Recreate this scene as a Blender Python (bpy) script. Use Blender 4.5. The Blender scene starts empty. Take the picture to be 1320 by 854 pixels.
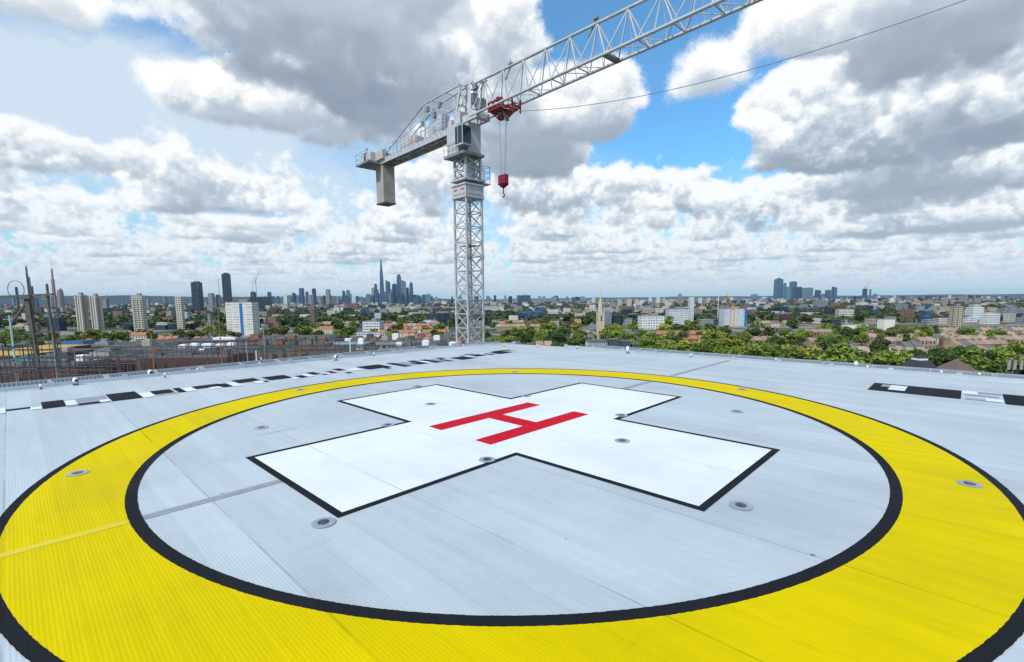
import bpy, math, random
import numpy as np
from mathutils import Vector, Matrix
R_ = math.radians
C = bpy.context.scene.collection
SC = bpy.context.scene
random.seed(7)

# ------------------------------------------------------------------ camera
F_PX, PITCH, ROLL, CAM_H, PCY = 616.08, 0.114035, -0.007135, 2.487, 455.85
def cam_axes():
    c, s = math.cos(PITCH), math.sin(PITCH)
    right, fwd, up = Vector((1, 0, 0)), Vector((0, c, -s)), Vector((0, s, c))
    cr, sr = math.cos(ROLL), math.sin(ROLL)
    return right * cr + up * sr, up * cr - right * sr, fwd
cam_d = bpy.data.cameras.new('camera')
cam = bpy.data.objects.new('camera', cam_d); C.objects.link(cam); SC.camera = cam
r_, u_, f_ = cam_axes()
cam.matrix_world = Matrix(((r_.x, u_.x, -f_.x, 0), (r_.y, u_.y, -f_.y, 0), (r_.z, u_.z, -f_.z, CAM_H), (0, 0, 0, 1)))
cam_d.sensor_fit = 'HORIZONTAL'; cam_d.sensor_width = 36
cam_d.lens = F_PX / 1320 * 36
cam_d.shift_y = (PCY - 427) / 1320
cam_d.clip_start = 0.05; cam_d.clip_end = 90000

def ray(px, py):
    'direction (x, 1, z) seen at a pixel of the 1320 x 854 photograph'
    u, v = (px - 660) / F_PX, (py - PCY) / F_PX
    d = r_ * u - u_ * v + f_
    return d / d.y
def at(px, py, Y):
    d = ray(px, py)
    return Vector((d.x * Y, Y, CAM_H + d.z * Y))
def ang(px, py):
    d = ray(px, py)
    return math.atan2(d.x, d.y), math.atan2(d.z, math.hypot(d.x, d.y))

# ------------------------------------------------------------------ render look
SC.view_settings.view_transform = 'Standard'
SC.view_settings.look = 'None'
SC.view_settings.exposure = 0.0
SC.view_settings.gamma = 1.0
SC.cycles.use_denoising = True
SC.cycles.max_bounces = 6
SC.cycles.volume_bounces = 0
SC.cycles.transparent_max_bounces = 8

# ------------------------------------------------------------------ sun
SUN_AZ, SUN_EL = R_(215), R_(47)      # azimuth clockwise from +Y (view direction): behind the camera, to its left
sd = bpy.data.lights.new('sun', 'SUN'); sd.energy = 3.6; sd.angle = R_(0.53); sd.color = (1.0, 0.955, 0.89)
sun = bpy.data.objects.new('sun', sd); C.objects.link(sun)
sv = Vector((math.sin(SUN_AZ) * math.cos(SUN_EL), math.cos(SUN_AZ) * math.cos(SUN_EL), math.sin(SUN_EL)))
sun.rotation_euler = sv.to_track_quat('Z', 'Y').to_euler()

# ------------------------------------------------------------------ sky
world = bpy.data.worlds.new('World'); SC.world = world; world.use_nodes = True
world.cycles.sampling_method = 'NONE'
class G:
    'small helper that builds node trees'
    def __init__(s, tree): s.t = tree; s.n = tree.nodes; s.l = tree.links
    def node(s, typ, **kw):
        n = s.n.new(typ)
        for k, v in kw.items(): setattr(n, k, v)
        return n
    def put(s, sock, v):
        if isinstance(v, bpy.types.NodeSocket): s.l.new(v, sock)
        elif v is not None: sock.default_value = v
    def m(s, op, a, b=None, c=None, clamp=False):
        n = s.node('ShaderNodeMath', operation=op, use_clamp=clamp)
        for i, v in enumerate((a, b, c)): s.put(n.inputs[i], v)
        return n.outputs[0]
    def add(s, a, b): return s.m('ADD', a, b)
    def sub(s, a, b): return s.m('SUBTRACT', a, b)
    def mul(s, a, b): return s.m('MULTIPLY', a, b)
    def v(s, op, a, b=None, scale=None):
        n = s.node('ShaderNodeVectorMath', operation=op)
        s.put(n.inputs[0], a); s.put(n.inputs[1], b)
        if scale is not None: s.put(n.inputs[3], scale)
        return n.outputs[1] if op in ('LENGTH', 'DOT_PRODUCT', 'DISTANCE') else n.outputs[0]
    def xyz(s, x, y, z=0.0):
        n = s.node('ShaderNodeCombineXYZ')
        for i, q in enumerate((x, y, z)): s.put(n.inputs[i], q)
        return n.outputs[0]
    def sep(s, v):
        n = s.node('ShaderNodeSeparateXYZ'); s.put(n.inputs[0], v); return n.outputs
    def ss(s, x, lo, hi, a=0.0, b=1.0):
        n = s.node('ShaderNodeMapRange', interpolation_type='SMOOTHSTEP')
        for i, q in enumerate((x, lo, hi, a, b)): s.put(n.inputs[i], q)
        return n.outputs[0]
    def lin(s, x, lo, hi, a=0.0, b=1.0):
        n = s.node('ShaderNodeMapRange', clamp=True)
        for i, q in enumerate((x, lo, hi, a, b)): s.put(n.inputs[i], q)
        return n.outputs[0]
    def noise(s, vec, scale, detail=6.0, rough=0.55, dist=0.0, dim='3D'):
        n = s.node('ShaderNodeTexNoise', noise_dimensions=dim)
        s.put(n.inputs['Vector'], vec); s.put(n.inputs['Scale'], scale)
        s.put(n.inputs['Detail'], detail); s.put(n.inputs['Roughness'], rough); s.put(n.inputs['Distortion'], dist)
        return n.outputs
    def voro(s, vec, scale, detail=0.0, rough=0.5, feature='F1', smooth=0.5, dim='3D'):
        n = s.node('ShaderNodeTexVoronoi', feature=feature, voronoi_dimensions=dim)
        s.put(n.inputs['Vector'], vec); s.put(n.inputs['Scale'], scale)
        if 'Detail' in n.inputs: s.put(n.inputs['Detail'], detail); s.put(n.inputs['Roughness'], rough)
        if feature == 'SMOOTH_F1': s.put(n.inputs['Smoothness'], smooth)
        return n.outputs
    def mix(s, f, a, b, typ='MIX'):
        n = s.node('ShaderNodeMix', data_type='RGBA', blend_type=typ)
        s.put(n.inputs[0], f); s.put(n.inputs[6], a); s.put(n.inputs[7], b); return n.outputs[2]
    def mixf(s, f, a, b):
        n = s.node('ShaderNodeMix', data_type='FLOAT')
        s.put(n.inputs[0], f); s.put(n.inputs[2], a); s.put(n.inputs[3], b); return n.outputs[0]

# ---- clouds: a field of cumulus at its real height, ray-marched once and lit by the same sun
Z0, Z1 = 1150.0, 2900.0
CLOUDS = [  # seen at px, py; half-size in px; strength
    (540, 75, 130, 90, .6), (240, 10, 80, 50, .5), (660, 45, 62, 78, .9), (325, 122, 115, 46, 1.0), (255, 108, 66, 50, .95),
    (450, 150, 110, 50, .5), (300, -60, 300, 60, .9), (560, -60, 140, 70, .8),
    (700, 140, 120, 55, .9), (640, 185, 110, 38, .7), (765, 128, 62, 58, .95),
    (922, 84, 56, 40, 1.25), (890, 112, 40, 20, .8), (945, 60, 26, 22, .7),
    (950, 182, 60, 36, 1.1), (1065, 152, 125, 85, 1.1), (1180, 150, 90, 70, .7), (1060, 15, 105, 66, .9), (1280, 205, 160, 40, .7),
    (1150, 215, 190, 40, .7), (1250, -50, 260, 80, .9),
    (30, 188, 110, 36, .68), (205, 215, 85, 34, .66), (300, 240, 80, 24, .6), (60, 250, 130, 12, .5),
    (700, 240, 76, 42, .78), (800, 240, 84, 32, .7), (900, 246, 74, 30, .72), (560, 232, 70, 32, .55),
    (985, 258, 75, 34, .8), (1200, 265, 170, 36, .9), (1110, 238, 60, 20, .6), (40, -10, 150, 36, .8),
]
GAPS = [(178, 44, 105, 34, 1.5), (760, 14, 60, 62, 1.3), (868, 196, 96, 38, 1.8), (842, 60, 24, 80, 1.3), (992, 60, 22, 60, 1.3), (930, 148, 60, 10, .8),
        (960, 225, 66, 14, .8), (1082, 288, 44, 26, 1.6), (330, 275, 90, 8, 1.0), (120, 300, 120, 8, 1.0), (660, 290, 60, 8, .8), (90, 110, 130, 60, 1.2), (430, 196, 40, 16, .5), (150, 165, 90, 20, .8), (610,210,40,10,.3)]

FLAT = [(1262, 105, 130, 48, .9), (1200, 0, 150, 36, .7), (420, 22, 155, 45, 1.0), (480, 80, 100, 45, .8), (1170, 200, 110, 18, .7), (690, 178, 80, 22, .6)]   # broad bases seen from below

def make_clouds(ang, sun, W=1400, H=560, A_MAX=1.0, E_MAX=.66, seed=3):
    rng = np.random.default_rng(seed)
    f4 = np.float32
    # periodic noise volumes
    n = 96
    k = np.fft.fftfreq(n) * n; kx, ky, kz = np.meshgrid(k, k, k[:n // 2 + 1], indexing='ij')
    kr = np.sqrt(kx**2 + ky**2 + kz**2); kr[0, 0, 0] = 1e9
    fb = np.fft.irfftn(np.fft.rfftn(rng.standard_normal((n, n, n))) * (np.maximum(kr, 2.0) ** -1.85), s=(n, n, n))
    fb = (fb / fb.std()).astype(f4)                      # gaussian-like, std 1
    def worley(cells):
        pts = rng.random((cells, cells, cells, 3)); g = (np.arange(n) + .5) / n * cells
        gi = np.floor(g).astype(int); best = np.full((n, n, n), 9., f4)
        X, Y, Z = g[:, None, None], g[None, :, None], g[None, None, :]
        for dx in (-1, 0, 1):
            for dy in (-1, 0, 1):
                for dz in (-1, 0, 1):
                    ix, iy, iz = gi + dx, gi + dy, gi + dz
                    p = pts[np.ix_(ix % cells, iy % cells, iz % cells)]
                    d = (p[..., 0] + ix[:, None, None] - X)**2 + (p[..., 1] + iy[None, :, None] - Y)**2 + (p[..., 2] + iz[None, None, :] - Z)**2
                    best = np.minimum(best, d.astype(f4))
        return 1 - np.sqrt(best)
    wo = worley(6) * .62 + worley(12) * .26 + worley(24) * .12    # billows
    wo = ((wo - wo.mean()) / wo.std()).astype(f4)
    vol = np.stack([fb, wo]).reshape(2, -1).copy()
    def look(x, y, z, period, ch, r):
        s = n / period
        i = (x * s + (r[0] + 4800)).astype(np.int32) % n
        j = (y * s + (r[1] + 4800)).astype(np.int32) % n
        kk = (z * s + r[2]).astype(np.int32) % n
        return vol[ch, (i * n + j) * n + kk]
    # placed masses in a coarse grid
    V = 50.0; gx0, gx1, gy0, gy1 = -9000, 9000, 1000, 12500
    gx = np.arange(gx0, gx1, V, dtype=f4); gy = np.arange(gy0, gy1, V, dtype=f4); gz = np.arange(Z0 - 100, Z1 + 100, V, dtype=f4)
    B = np.zeros((len(gx), len(gy), len(gz)), f4)
    def put(px, py, rx, ry, w, sign):
        a, e = ang(px, py); e = max(e, .06)
        a2, _ = ang(px - math.copysign(rx, px - 660), py); _, e2 = ang(px, py - ry)
        ra, re = abs(a2 - a), abs(e2 - e)
        zc = 1750.0 if sign > 0 else 1600.
        t = zc / math.sin(e)
        if sign > 0:
            # a mass whose base sits on the condensation level
            t = (Z0 + 120) / math.sin(max(e - re * .9, .05)); t = min(t, 12000); zc = t * math.sin(e)
        c = np.array([math.sin(a) * math.cos(e), math.cos(a) * math.cos(e), math.sin(e)]) * t
        right = np.array([math.cos(a), -math.sin(a), 0]); fw = c / t; upv = np.cross(right, fw)
        Rr, Ru = t * ra, t * re; Rf = max(Ru, .7 * Rr) if sign > 0 else max(Ru, .7 * Rr) * 2.5
        m = max(Rr, Ru, Rf)
        sl = []
        for g, cc in ((gx, c[0]), (gy, c[1]), (gz, c[2])):
            i0, i1 = np.searchsorted(g, cc - m), np.searchsorted(g, cc + m)
            if i1 <= i0: return
            sl.append(slice(i0, i1))
        X = gx[sl[0]][:, None, None] - c[0]; Y = gy[sl[1]][None, :, None] - c[1]; Z = gz[sl[2]][None, None, :] - c[2]
        q = ((X * right[0] + Y * right[1] + Z * right[2]) / Rr)**2 + ((X * upv[0] + Y * upv[1] + Z * upv[2]) / Ru)**2 + ((X * fw[0] + Y * fw[1] + Z * fw[2]) / Rf)**2
        q = np.clip(1.25 - q, 0, 1.25) ** 1.0
        B[tuple(sl)] += (sign * w * q).astype(f4)
    for px, py, rx, ry, w in FLAT:
        a, e = ang(px, py); a2, _ = ang(px - math.copysign(rx, px - 660), py); _, e1 = ang(px, py + ry); _, e2 = ang(px, py - ry)
        zc = Z0 + 420.; d0, d1 = zc / math.tan(e2), zc / math.tan(max(e1, .07)); dm = (d0 + d1) / 2
        cx, cy = math.sin(a) * dm, math.cos(a) * dm; Rr, Rf, Rz = dm * abs(a2 - a), (d1 - d0) / 2 * 1.1, 620.
        X = gx[:, None, None] - cx; Y = gy[None, :, None] - cy; Z = gz[None, None, :] - zc
        q = ((X * math.cos(a) - Y * math.sin(a)) / Rr)**2 + ((X * math.sin(a) + Y * math.cos(a)) / Rf)**2 + (Z / Rz)**2
        B += (w * np.clip(1.25 - q, 0, 1.25)).astype(f4)
    for b in CLOUDS: put(*b, 1)
    np.minimum(B, 1.6, out=B)
    for b in GAPS: put(*b, -1.6)
    def placed(x, y, z, r):
        i = ((x - gx0) / V + r[0]).astype(np.int32); j = ((y - gy0) / V + r[1]).astype(np.int32)
        kk = ((z - Z0 + 100) / V + r[2]).astype(np.int32)
        ok = (i >= 0) & (i < len(gx)) & (j >= 0) & (j < len(gy)) & (kk >= 0) & (kk < len(gz))
        return np.where(ok, B[np.clip(i, 0, len(gx) - 1), np.clip(j, 0, len(gy) - 1), np.clip(kk, 0, len(gz) - 1)], 0)
    def density(x, y, z, rg, detail=True):
        r = rg.random((3, x.size), dtype=f4)
        dist = np.sqrt(x * x + y * y)
        h = (z - Z0) / 1000.0
        # free field: cumulus streets beyond (and behind) the placed masses
        far = np.clip((dist - 5500) / 1500, 0, 1); far = np.where(y < 500, 1.0, far)
        cov = look(x, y, np.full_like(x, 500.), 6200., 0, r) * .60 + look(x, y, np.full_like(x, 9.), 31000., 0, r) * .20 + look(x, y, np.full_like(x, 77.), 2300., 0, r) * .16
        free = (cov * 1.05 - .30) - np.clip(h - .05, 0, 9) * 1.7
        pl = placed(x, y, z, r); base = pl * 1.15 - .50 - 1.0 * np.clip(1 - pl / .22, 0, 1)
        d = np.maximum(base, (free + np.minimum(pl, 0)) * far - 1.2 * (1 - far))
        d += look(x, y, z, 2600., 0, r) * .22 + look(x, y, z * 1.15, 1500., 1, r) * .20
        if detail:
            d += look(x, y, z, 560., 1, r) * .085 + look(x, y, z, 190., 1, r) * .024 * np.clip(1.4 - dist / 9000, 0, 1)
        flat = np.clip((z - Z0 - 25 * look(x, y, z, 900., 0, r)) / 90., 0, 1)
        return np.clip(d * 5.0, 0, 1) * flat
    SIG = .022
    sx, sy, sz = (f4(v) for v in sun)
    def march(az, el, r, fine=1.0):
        az = az.ravel().astype(f4); el = el.ravel().astype(f4); N = az.size
        dx, dy, dz = np.sin(az) * np.cos(el), np.cos(az) * np.cos(el), np.maximum(np.sin(el), .004)
        t = Z0 / dz; t1 = np.minimum(Z1 / dz, 95000.)
        T = np.ones(N, f4); L = np.zeros(N, f4); Am = np.zeros(N, f4); Dm = np.zeros(N, f4)
        t = t + np.maximum(26, t * .009) * r.random(N, dtype=f4)
        for it in range(int(230)):
            idx = np.nonzero((T > .02) & (t < t1))[0]
            if not len(idx): break
            tt = t[idx]; x, y, z = dx[idx] * tt, dy[idx] * tt, dz[idx] * tt
            st = np.maximum(24, tt * .0085) * fine
            d = density(x, y, z, r)
            hit = np.nonzero(d > .01)[0]
            if len(hit):
                hx, hy, hz, hd = x[hit], y[hit], z[hit], d[hit]
                tau = np.zeros(len(hit), f4); s = 0.; 
                for ds in (35., 60., 110., 200., 380.):
                    s += ds * .5
                    tau += density(hx + sx * s, hy + sy * s, hz + sz * s, r, ds < 150) * f4(ds * SIG); s += ds * .5
                hh = np.clip((hz - Z0) / 900., 0, 1.2)
                # opacity above (dark, thick bases)
                up = density(hx, hy, hz + 160, r, False) + density(hx, hy, hz + 420, r, False) + density(hx, hy, hz + 800, r, False)
                light = .62 * np.exp(-tau) + .28 * np.exp(-tau * .25) + .10 * np.exp(-tau * .06)
                amb = .25 + .75 * np.exp(-up * .8)
                a = 1 - np.exp(-hd * SIG * st[hit])
                g = idx[hit]; w = T[g] * a
                L[g] += w * light; Am[g] += w * amb; Dm[g] += w * tt[hit]; T[g] *= 1 - a
            skip = np.where(d > .004, 1.0, 1.35).astype(f4)
            t[idx] = tt + st * skip
        al = 1 - T; k_ = np.maximum(al, 1e-4)
        return al, L / k_, Am / k_, Dm / k_
    def pano(w, h, a0, a1, e0, e1, fine):
        az = np.linspace(a0, a1, w, endpoint=False) + (a1 - a0) / w / 2
        el = np.linspace(e0, e1, h, endpoint=False) + (e1 - e0) / h / 2
        def row(b):
            r = np.random.default_rng(seed + int(b[0] * 1e6) % 99991)
            E_, A_ = np.meshgrid(b, az, indexing='ij')
            r1 = march(A_, E_, r, fine); r2 = march(A_, E_, r, fine)
            al = (r1[0] + r2[0]) / 2
            out = [al] + [(p * r1[0] + q * r2[0]) / np.maximum(r1[0] + r2[0], 1e-4) for p, q in zip(r1[1:], r2[1:])]
            return np.stack([o.reshape(E_.shape) for o in out], -1)
        q = np.concatenate([row(b) for b in np.array_split(el, max(3, h // 24))], 0)
        q[..., 1:] *= q[..., :1]
        for ax in (0, 1):                             # take the sampling grain out
            p = np.concatenate([q.take([0], ax), q, q.take([-1], ax)], ax); k2 = q.shape[ax]
            q = p.take(range(0, k2), ax) * .25 + p.take(range(1, k2 + 1), ax) * .5 + p.take(range(2, k2 + 2), ax) * .25
        q[..., 1:] /= np.maximum(q[..., :1], 1e-4)
        return q
    return pano(W, H, -A_MAX, A_MAX, 0, E_MAX, 1.0), pano(256, 64, -math.pi, math.pi, 0, math.pi / 2, 2.5)

def build_sky():
    SKY_RES = 0.95
    main, rest = make_clouds(ang, tuple(sv), int(1400 * SKY_RES), int(560 * SKY_RES))
    def image(name, q):
        al, L, Am, D = (q[..., i] for i in range(4))
        k = np.clip((L * .90 + Am * .58 - .18) / .86, 0, 1.1)
        col = np.stack([np.interp(k, [0, .5, 1, 1.1], v) for v in ([.20, .58, 1.04, 1.10], [.25, .65, 1.04, 1.10], [.33, .73, 1.04, 1.10])], -1)
        hz = (1 - np.exp(-D / 24000))[..., None]
        col = col * (1 - hz) + np.array([.62, .745, .84]) * hz
        h, w = al.shape
        px = np.concatenate([col * al[..., None], al[..., None]], -1).astype(np.float32)
        im = bpy.data.images.new(name, w, h, alpha=True, float_buffer=True)
        im.colorspace_settings.name = 'Non-Color'; im.alpha_mode = 'CHANNEL_PACKED'
        im.pixels.foreach_set(px.ravel()); im.update(); im.pack()
        return im
    nt = world.node_tree; nt.nodes.clear(); g = G(nt)
    out = g.node('ShaderNodeOutputWorld'); bg = g.node('ShaderNodeBackground')
    g.l.new(bg.outputs[0], out.inputs[0])
    sky = g.node('ShaderNodeTexSky', sky_type='NISHITA')
    sky.sun_disc = False; sky.sun_elevation = SUN_EL; sky.sun_rotation = SUN_AZ
    sky.altitude = 50; sky.air_density = 1.0; sky.dust_density = 0.6; sky.ozone_density = 1.6
    d = g.node('ShaderNodeTexCoord').outputs['Generated']
    s = g.sep(d); A = g.m('ARCTAN2', s[0], s[1]); E = g.m('ARCSINE', s[2])
    P = g.xyz(A, E, 0.0)
    def tex(im, a0, a1, e1):
        n = g.node('ShaderNodeTexImage', interpolation='Linear', extension='EXTEND'); n.image = im
        g.put(n.inputs[0], g.xyz(g.m('MULTIPLY_ADD', A, 1 / (a1 - a0), -a0 / (a1 - a0)), g.m('MULTIPLY', E, 1 / e1), 0))
        return n.outputs
    t1 = tex(image('cumulus ahead', main), -1.0, 1.0, .66)
    t2 = tex(image('cumulus around', rest), -math.pi, math.pi, math.pi / 2)
    inside = g.mul(g.ss(g.m('ABSOLUTE', A), .92, .99, 1.0, 0.0), g.ss(E, .60, .655, 1.0, 0.0))
    ccol = g.mix(inside, t2[0], t1[0]); calp = g.mixf(inside, t2[1], t1[1])
    # thin high veil of cirrus
    w = g.noise(P, 2.0, 3.0, .5, 0, '2D')[1]
    Pv = g.v('ADD', g.v('MULTIPLY', P, (1.0, 2.6, 1)), g.v('MULTIPLY', w, (.5, .5, 0)))
    vn = g.noise(Pv, 3.2, 7.0, .62, 0.4, '2D')[0]
    def blob(px, py, rx, ry, k):
        a, e = ang(px, py); a2, _ = ang(px - math.copysign(rx, px - 660), py); _, e2 = ang(px, py - ry)
        dd = g.v('MULTIPLY', g.v('SUBTRACT', P, (a, e, 0)), (1 / abs(a2 - a), 1 / abs(e2 - e), 0))
        q = g.m('MULTIPLY_ADD', g.v('DOT_PRODUCT', dd, dd), -1.0, 1.0, clamp=True)
        return g.mul(q, k)
    vb = g.add(g.add(blob(40, 110, 360, 150, 1.9), blob(460, 250, 420, 110, .8)), g.add(blob(1000, 280, 420, 80, .45), .06))
    veil = g.m('MULTIPLY', vb, g.m('MULTIPLY_ADD', g.ss(vn, .25, .68), .6, .45), clamp=True)
    col = g.v('MULTIPLY', sky.outputs[0], (.085, .170, .205))
    col = g.v('SCALE', col, None, g.ss(E, .0, .30, .72, 1.0))
    col = g.mix(g.mul(veil, .86), col, (.72, .82, .90, 1))
    hz = g.m('POWER', g.m('SUBTRACT', 1.0, g.lin(E, -.02, .26)), 2.2)
    col = g.mix(g.mul(hz, .88), col, (.62, .79, .88, 1))
    col = g.v('ADD', g.v('SCALE', col, None, g.m('SUBTRACT', 1.0, calp)), ccol)
    g.put(bg.inputs[0], col); bg.inputs[1].default_value = 1.0
build_sky()

# ================================================================== helpers
MATS = {}
def mat(name, col, rough=.6, metal=0.0, var=.0, vscale=2.0, bump=0.0, bscale=8.0, spec=.5, build=None):
    if name in MATS: return MATS[name]
    m = bpy.data.materials.new(name); m.use_nodes = True; MATS[name] = m
    nt = m.node_tree; nt.nodes.clear(); g = G(nt)
    o = g.node('ShaderNodeOutputMaterial'); b = g.node('ShaderNodeBsdfPrincipled'); nt.links.new(b.outputs[0], o.inputs[0])
    b.inputs['Roughness'].default_value = rough; b.inputs['Metallic'].default_value = metal
    b.inputs['Specular IOR Level'].default_value = spec
    c = (*col, 1) if len(col) == 3 else col
    b.inputs['Base Color'].default_value = c
    tc = g.node('ShaderNodeTexCoord').outputs['Object']
    if build: build(g, b, tc, c)
    elif var:
        n = g.noise(tc, vscale, 5, .6)[0]
        g.put(b.inputs['Base Color'], g.v('SCALE', g.xyz(*c[:3]), None, g.lin(n, .3, .7, 1 - var, 1 + var)))
    if bump:
        bp = g.node('ShaderNodeBump'); bp.inputs['Strength'].default_value = bump
        g.put(bp.inputs['Height'], g.noise(tc, bscale, 4, .6)[0]); g.put(b.inputs['Normal'], bp.outputs[0])
    return m

class MB:
    'collects boxes, tubes and prisms; build() links them as ONE mesh object'
    def __init__(s): s.v = []; s.f = []; s.mi = []; s.M = None
    def _add(s, vs, fs, mi=0):
        k = len(s.v)
        s.v += [tuple(s.M @ Vector(p)) if s.M else tuple(p) for p in vs]
        s.f += [tuple(i + k for i in f) for f in fs]; s.mi += [mi] * len(fs); return s
    def box(s, c, d, rz=0.0, mi=0, taper=1.0):
        x, y, z = d[0] / 2, d[1] / 2, d[2] / 2; cz, sz = math.cos(rz), math.sin(rz)
        vs = []
        for k, t in ((-1, 1.0), (1, taper)):
            for i, j in ((-1, -1), (1, -1), (1, 1), (-1, 1)):
                X, Y = i * x * t, j * y * t
                vs.append((c[0] + X * cz - Y * sz, c[1] + X * sz + Y * cz, c[2] + k * z))
        return s._add(vs, [(3, 2, 1, 0), (4, 5, 6, 7), (0, 1, 5, 4), (1, 2, 6, 5), (2, 3, 7, 6), (3, 0, 4, 7)], mi)
    def tube(s, a, b, r, n=6, r2=None, mi=0, cap=True):
        a, b = Vector(a), Vector(b); d = b - a
        if d.length < 1e-6: return s
        q = d.to_track_quat('Z', 'Y'); r2 = r if r2 is None else r2
        ra = [a + q @ Vector((math.cos(t) * r, math.sin(t) * r, 0)) for t in [2 * math.pi * (i + .5) / n for i in range(n)]]
        rb = [b + q @ Vector((math.cos(t) * r2, math.sin(t) * r2, 0)) for t in [2 * math.pi * (i + .5) / n for i in range(n)]]
        fs = [(i, (i + 1) % n, n + (i + 1) % n, n + i) for i in range(n)]
        if cap: fs += [tuple(range(n - 1, -1, -1)), tuple(range(n, 2 * n))]
        return s._add(ra + rb, fs, mi)
    def bar(s, a, b, w): return s.tube(a, b, w * .7071, 4)
    def path(s, pts, r, n=5):
        for p, q in zip(pts, pts[1:]): s.tube(p, q, r, n)
        return s
    def prism(s, poly, z0, z1, mi=0):
        n = len(poly)
        vs = [(x, y, z0) for x, y in poly] + [(x, y, z1) for x, y in poly]
        fs = [tuple(range(n - 1, -1, -1)), tuple(range(n, 2 * n))] + [(i, (i + 1) % n, n + (i + 1) % n, n + i) for i in range(n)]
        return s._add(vs, fs, mi)
    def lathe(s, c, prof, n=12, mi=0):
        vs = []; fs = []
        for r, z in prof:
            for i in range(n):
                t = 2 * math.pi * i / n; vs.append((c[0] + r * math.cos(t), c[1] + r * math.sin(t), c[2] + z))
        for k in range(len(prof) - 1):
            for i in range(n):
                j = (i + 1) % n; fs.append((k * n + i, k * n + j, (k + 1) * n + j, (k + 1) * n + i))
        fs.append(tuple(range(n - 1, -1, -1))); fs.append(tuple(range((len(prof) - 1) * n, len(prof) * n)))
        return s._add(vs, fs, mi)
    def gable(s, c, d, rz=0.0, mi=0, hip=0.0):
        'pitched roof: eaves at c.z, ridge along local x'
        x, y, h = d[0] / 2, d[1] / 2, d[2]; cz, sz = math.cos(rz), math.sin(rz)
        L = [(-x, -y, 0), (x, -y, 0), (x, y, 0), (-x, y, 0), (-x + hip, 0, h), (x - hip, 0, h)]
        vs = [(c[0] + a * cz - b * sz, c[1] + a * sz + b * cz, c[2] + k) for a, b, k in L]
        return s._add(vs, [(3, 2, 1, 0), (0, 1, 5, 4), (2, 3, 4, 5), (1, 2, 5), (3, 0, 4)], mi)
    def mesh(s, name, mats):
        me = bpy.data.meshes.new(name); me.from_pydata(s.v, [], s.f)
        for m in (mats if isinstance(mats, (list, tuple)) else [mats]): me.materials.append(m)
        me.polygons.foreach_set('material_index', s.mi); me.update(); return me
    def build(s, name, mats, parent=None, smooth=False):
        me = s.mesh(name, mats)
        if smooth: me.polygons.foreach_set('use_smooth', [True] * len(me.polygons))
        o = bpy.data.objects.new(name, me); C.objects.link(o)
        if parent: o.parent = parent
        return o
def tag(o, label=None, cat=None, group=None, kind=None):
    if label: o['label'] = label
    if cat: o['category'] = cat
    if group: o['group'] = group
    if kind: o['kind'] = kind
    return o
def empty(name, loc=(0, 0, 0), rz=0.0):
    o = bpy.data.objects.new(name, None); C.objects.link(o); o.location = loc; o.rotation_euler = (0, 0, rz)
    o.empty_display_size = .5; return o
KIDS = {}
def copy_tree(o, parent=None):
    c = o.copy(); C.objects.link(c); c.parent = parent
    for ch in list(o.children): copy_tree(ch, c)
    return c
GROUND = -40.0
def px_height(py, Y): return CAM_H + ray(660, py).z * Y

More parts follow.
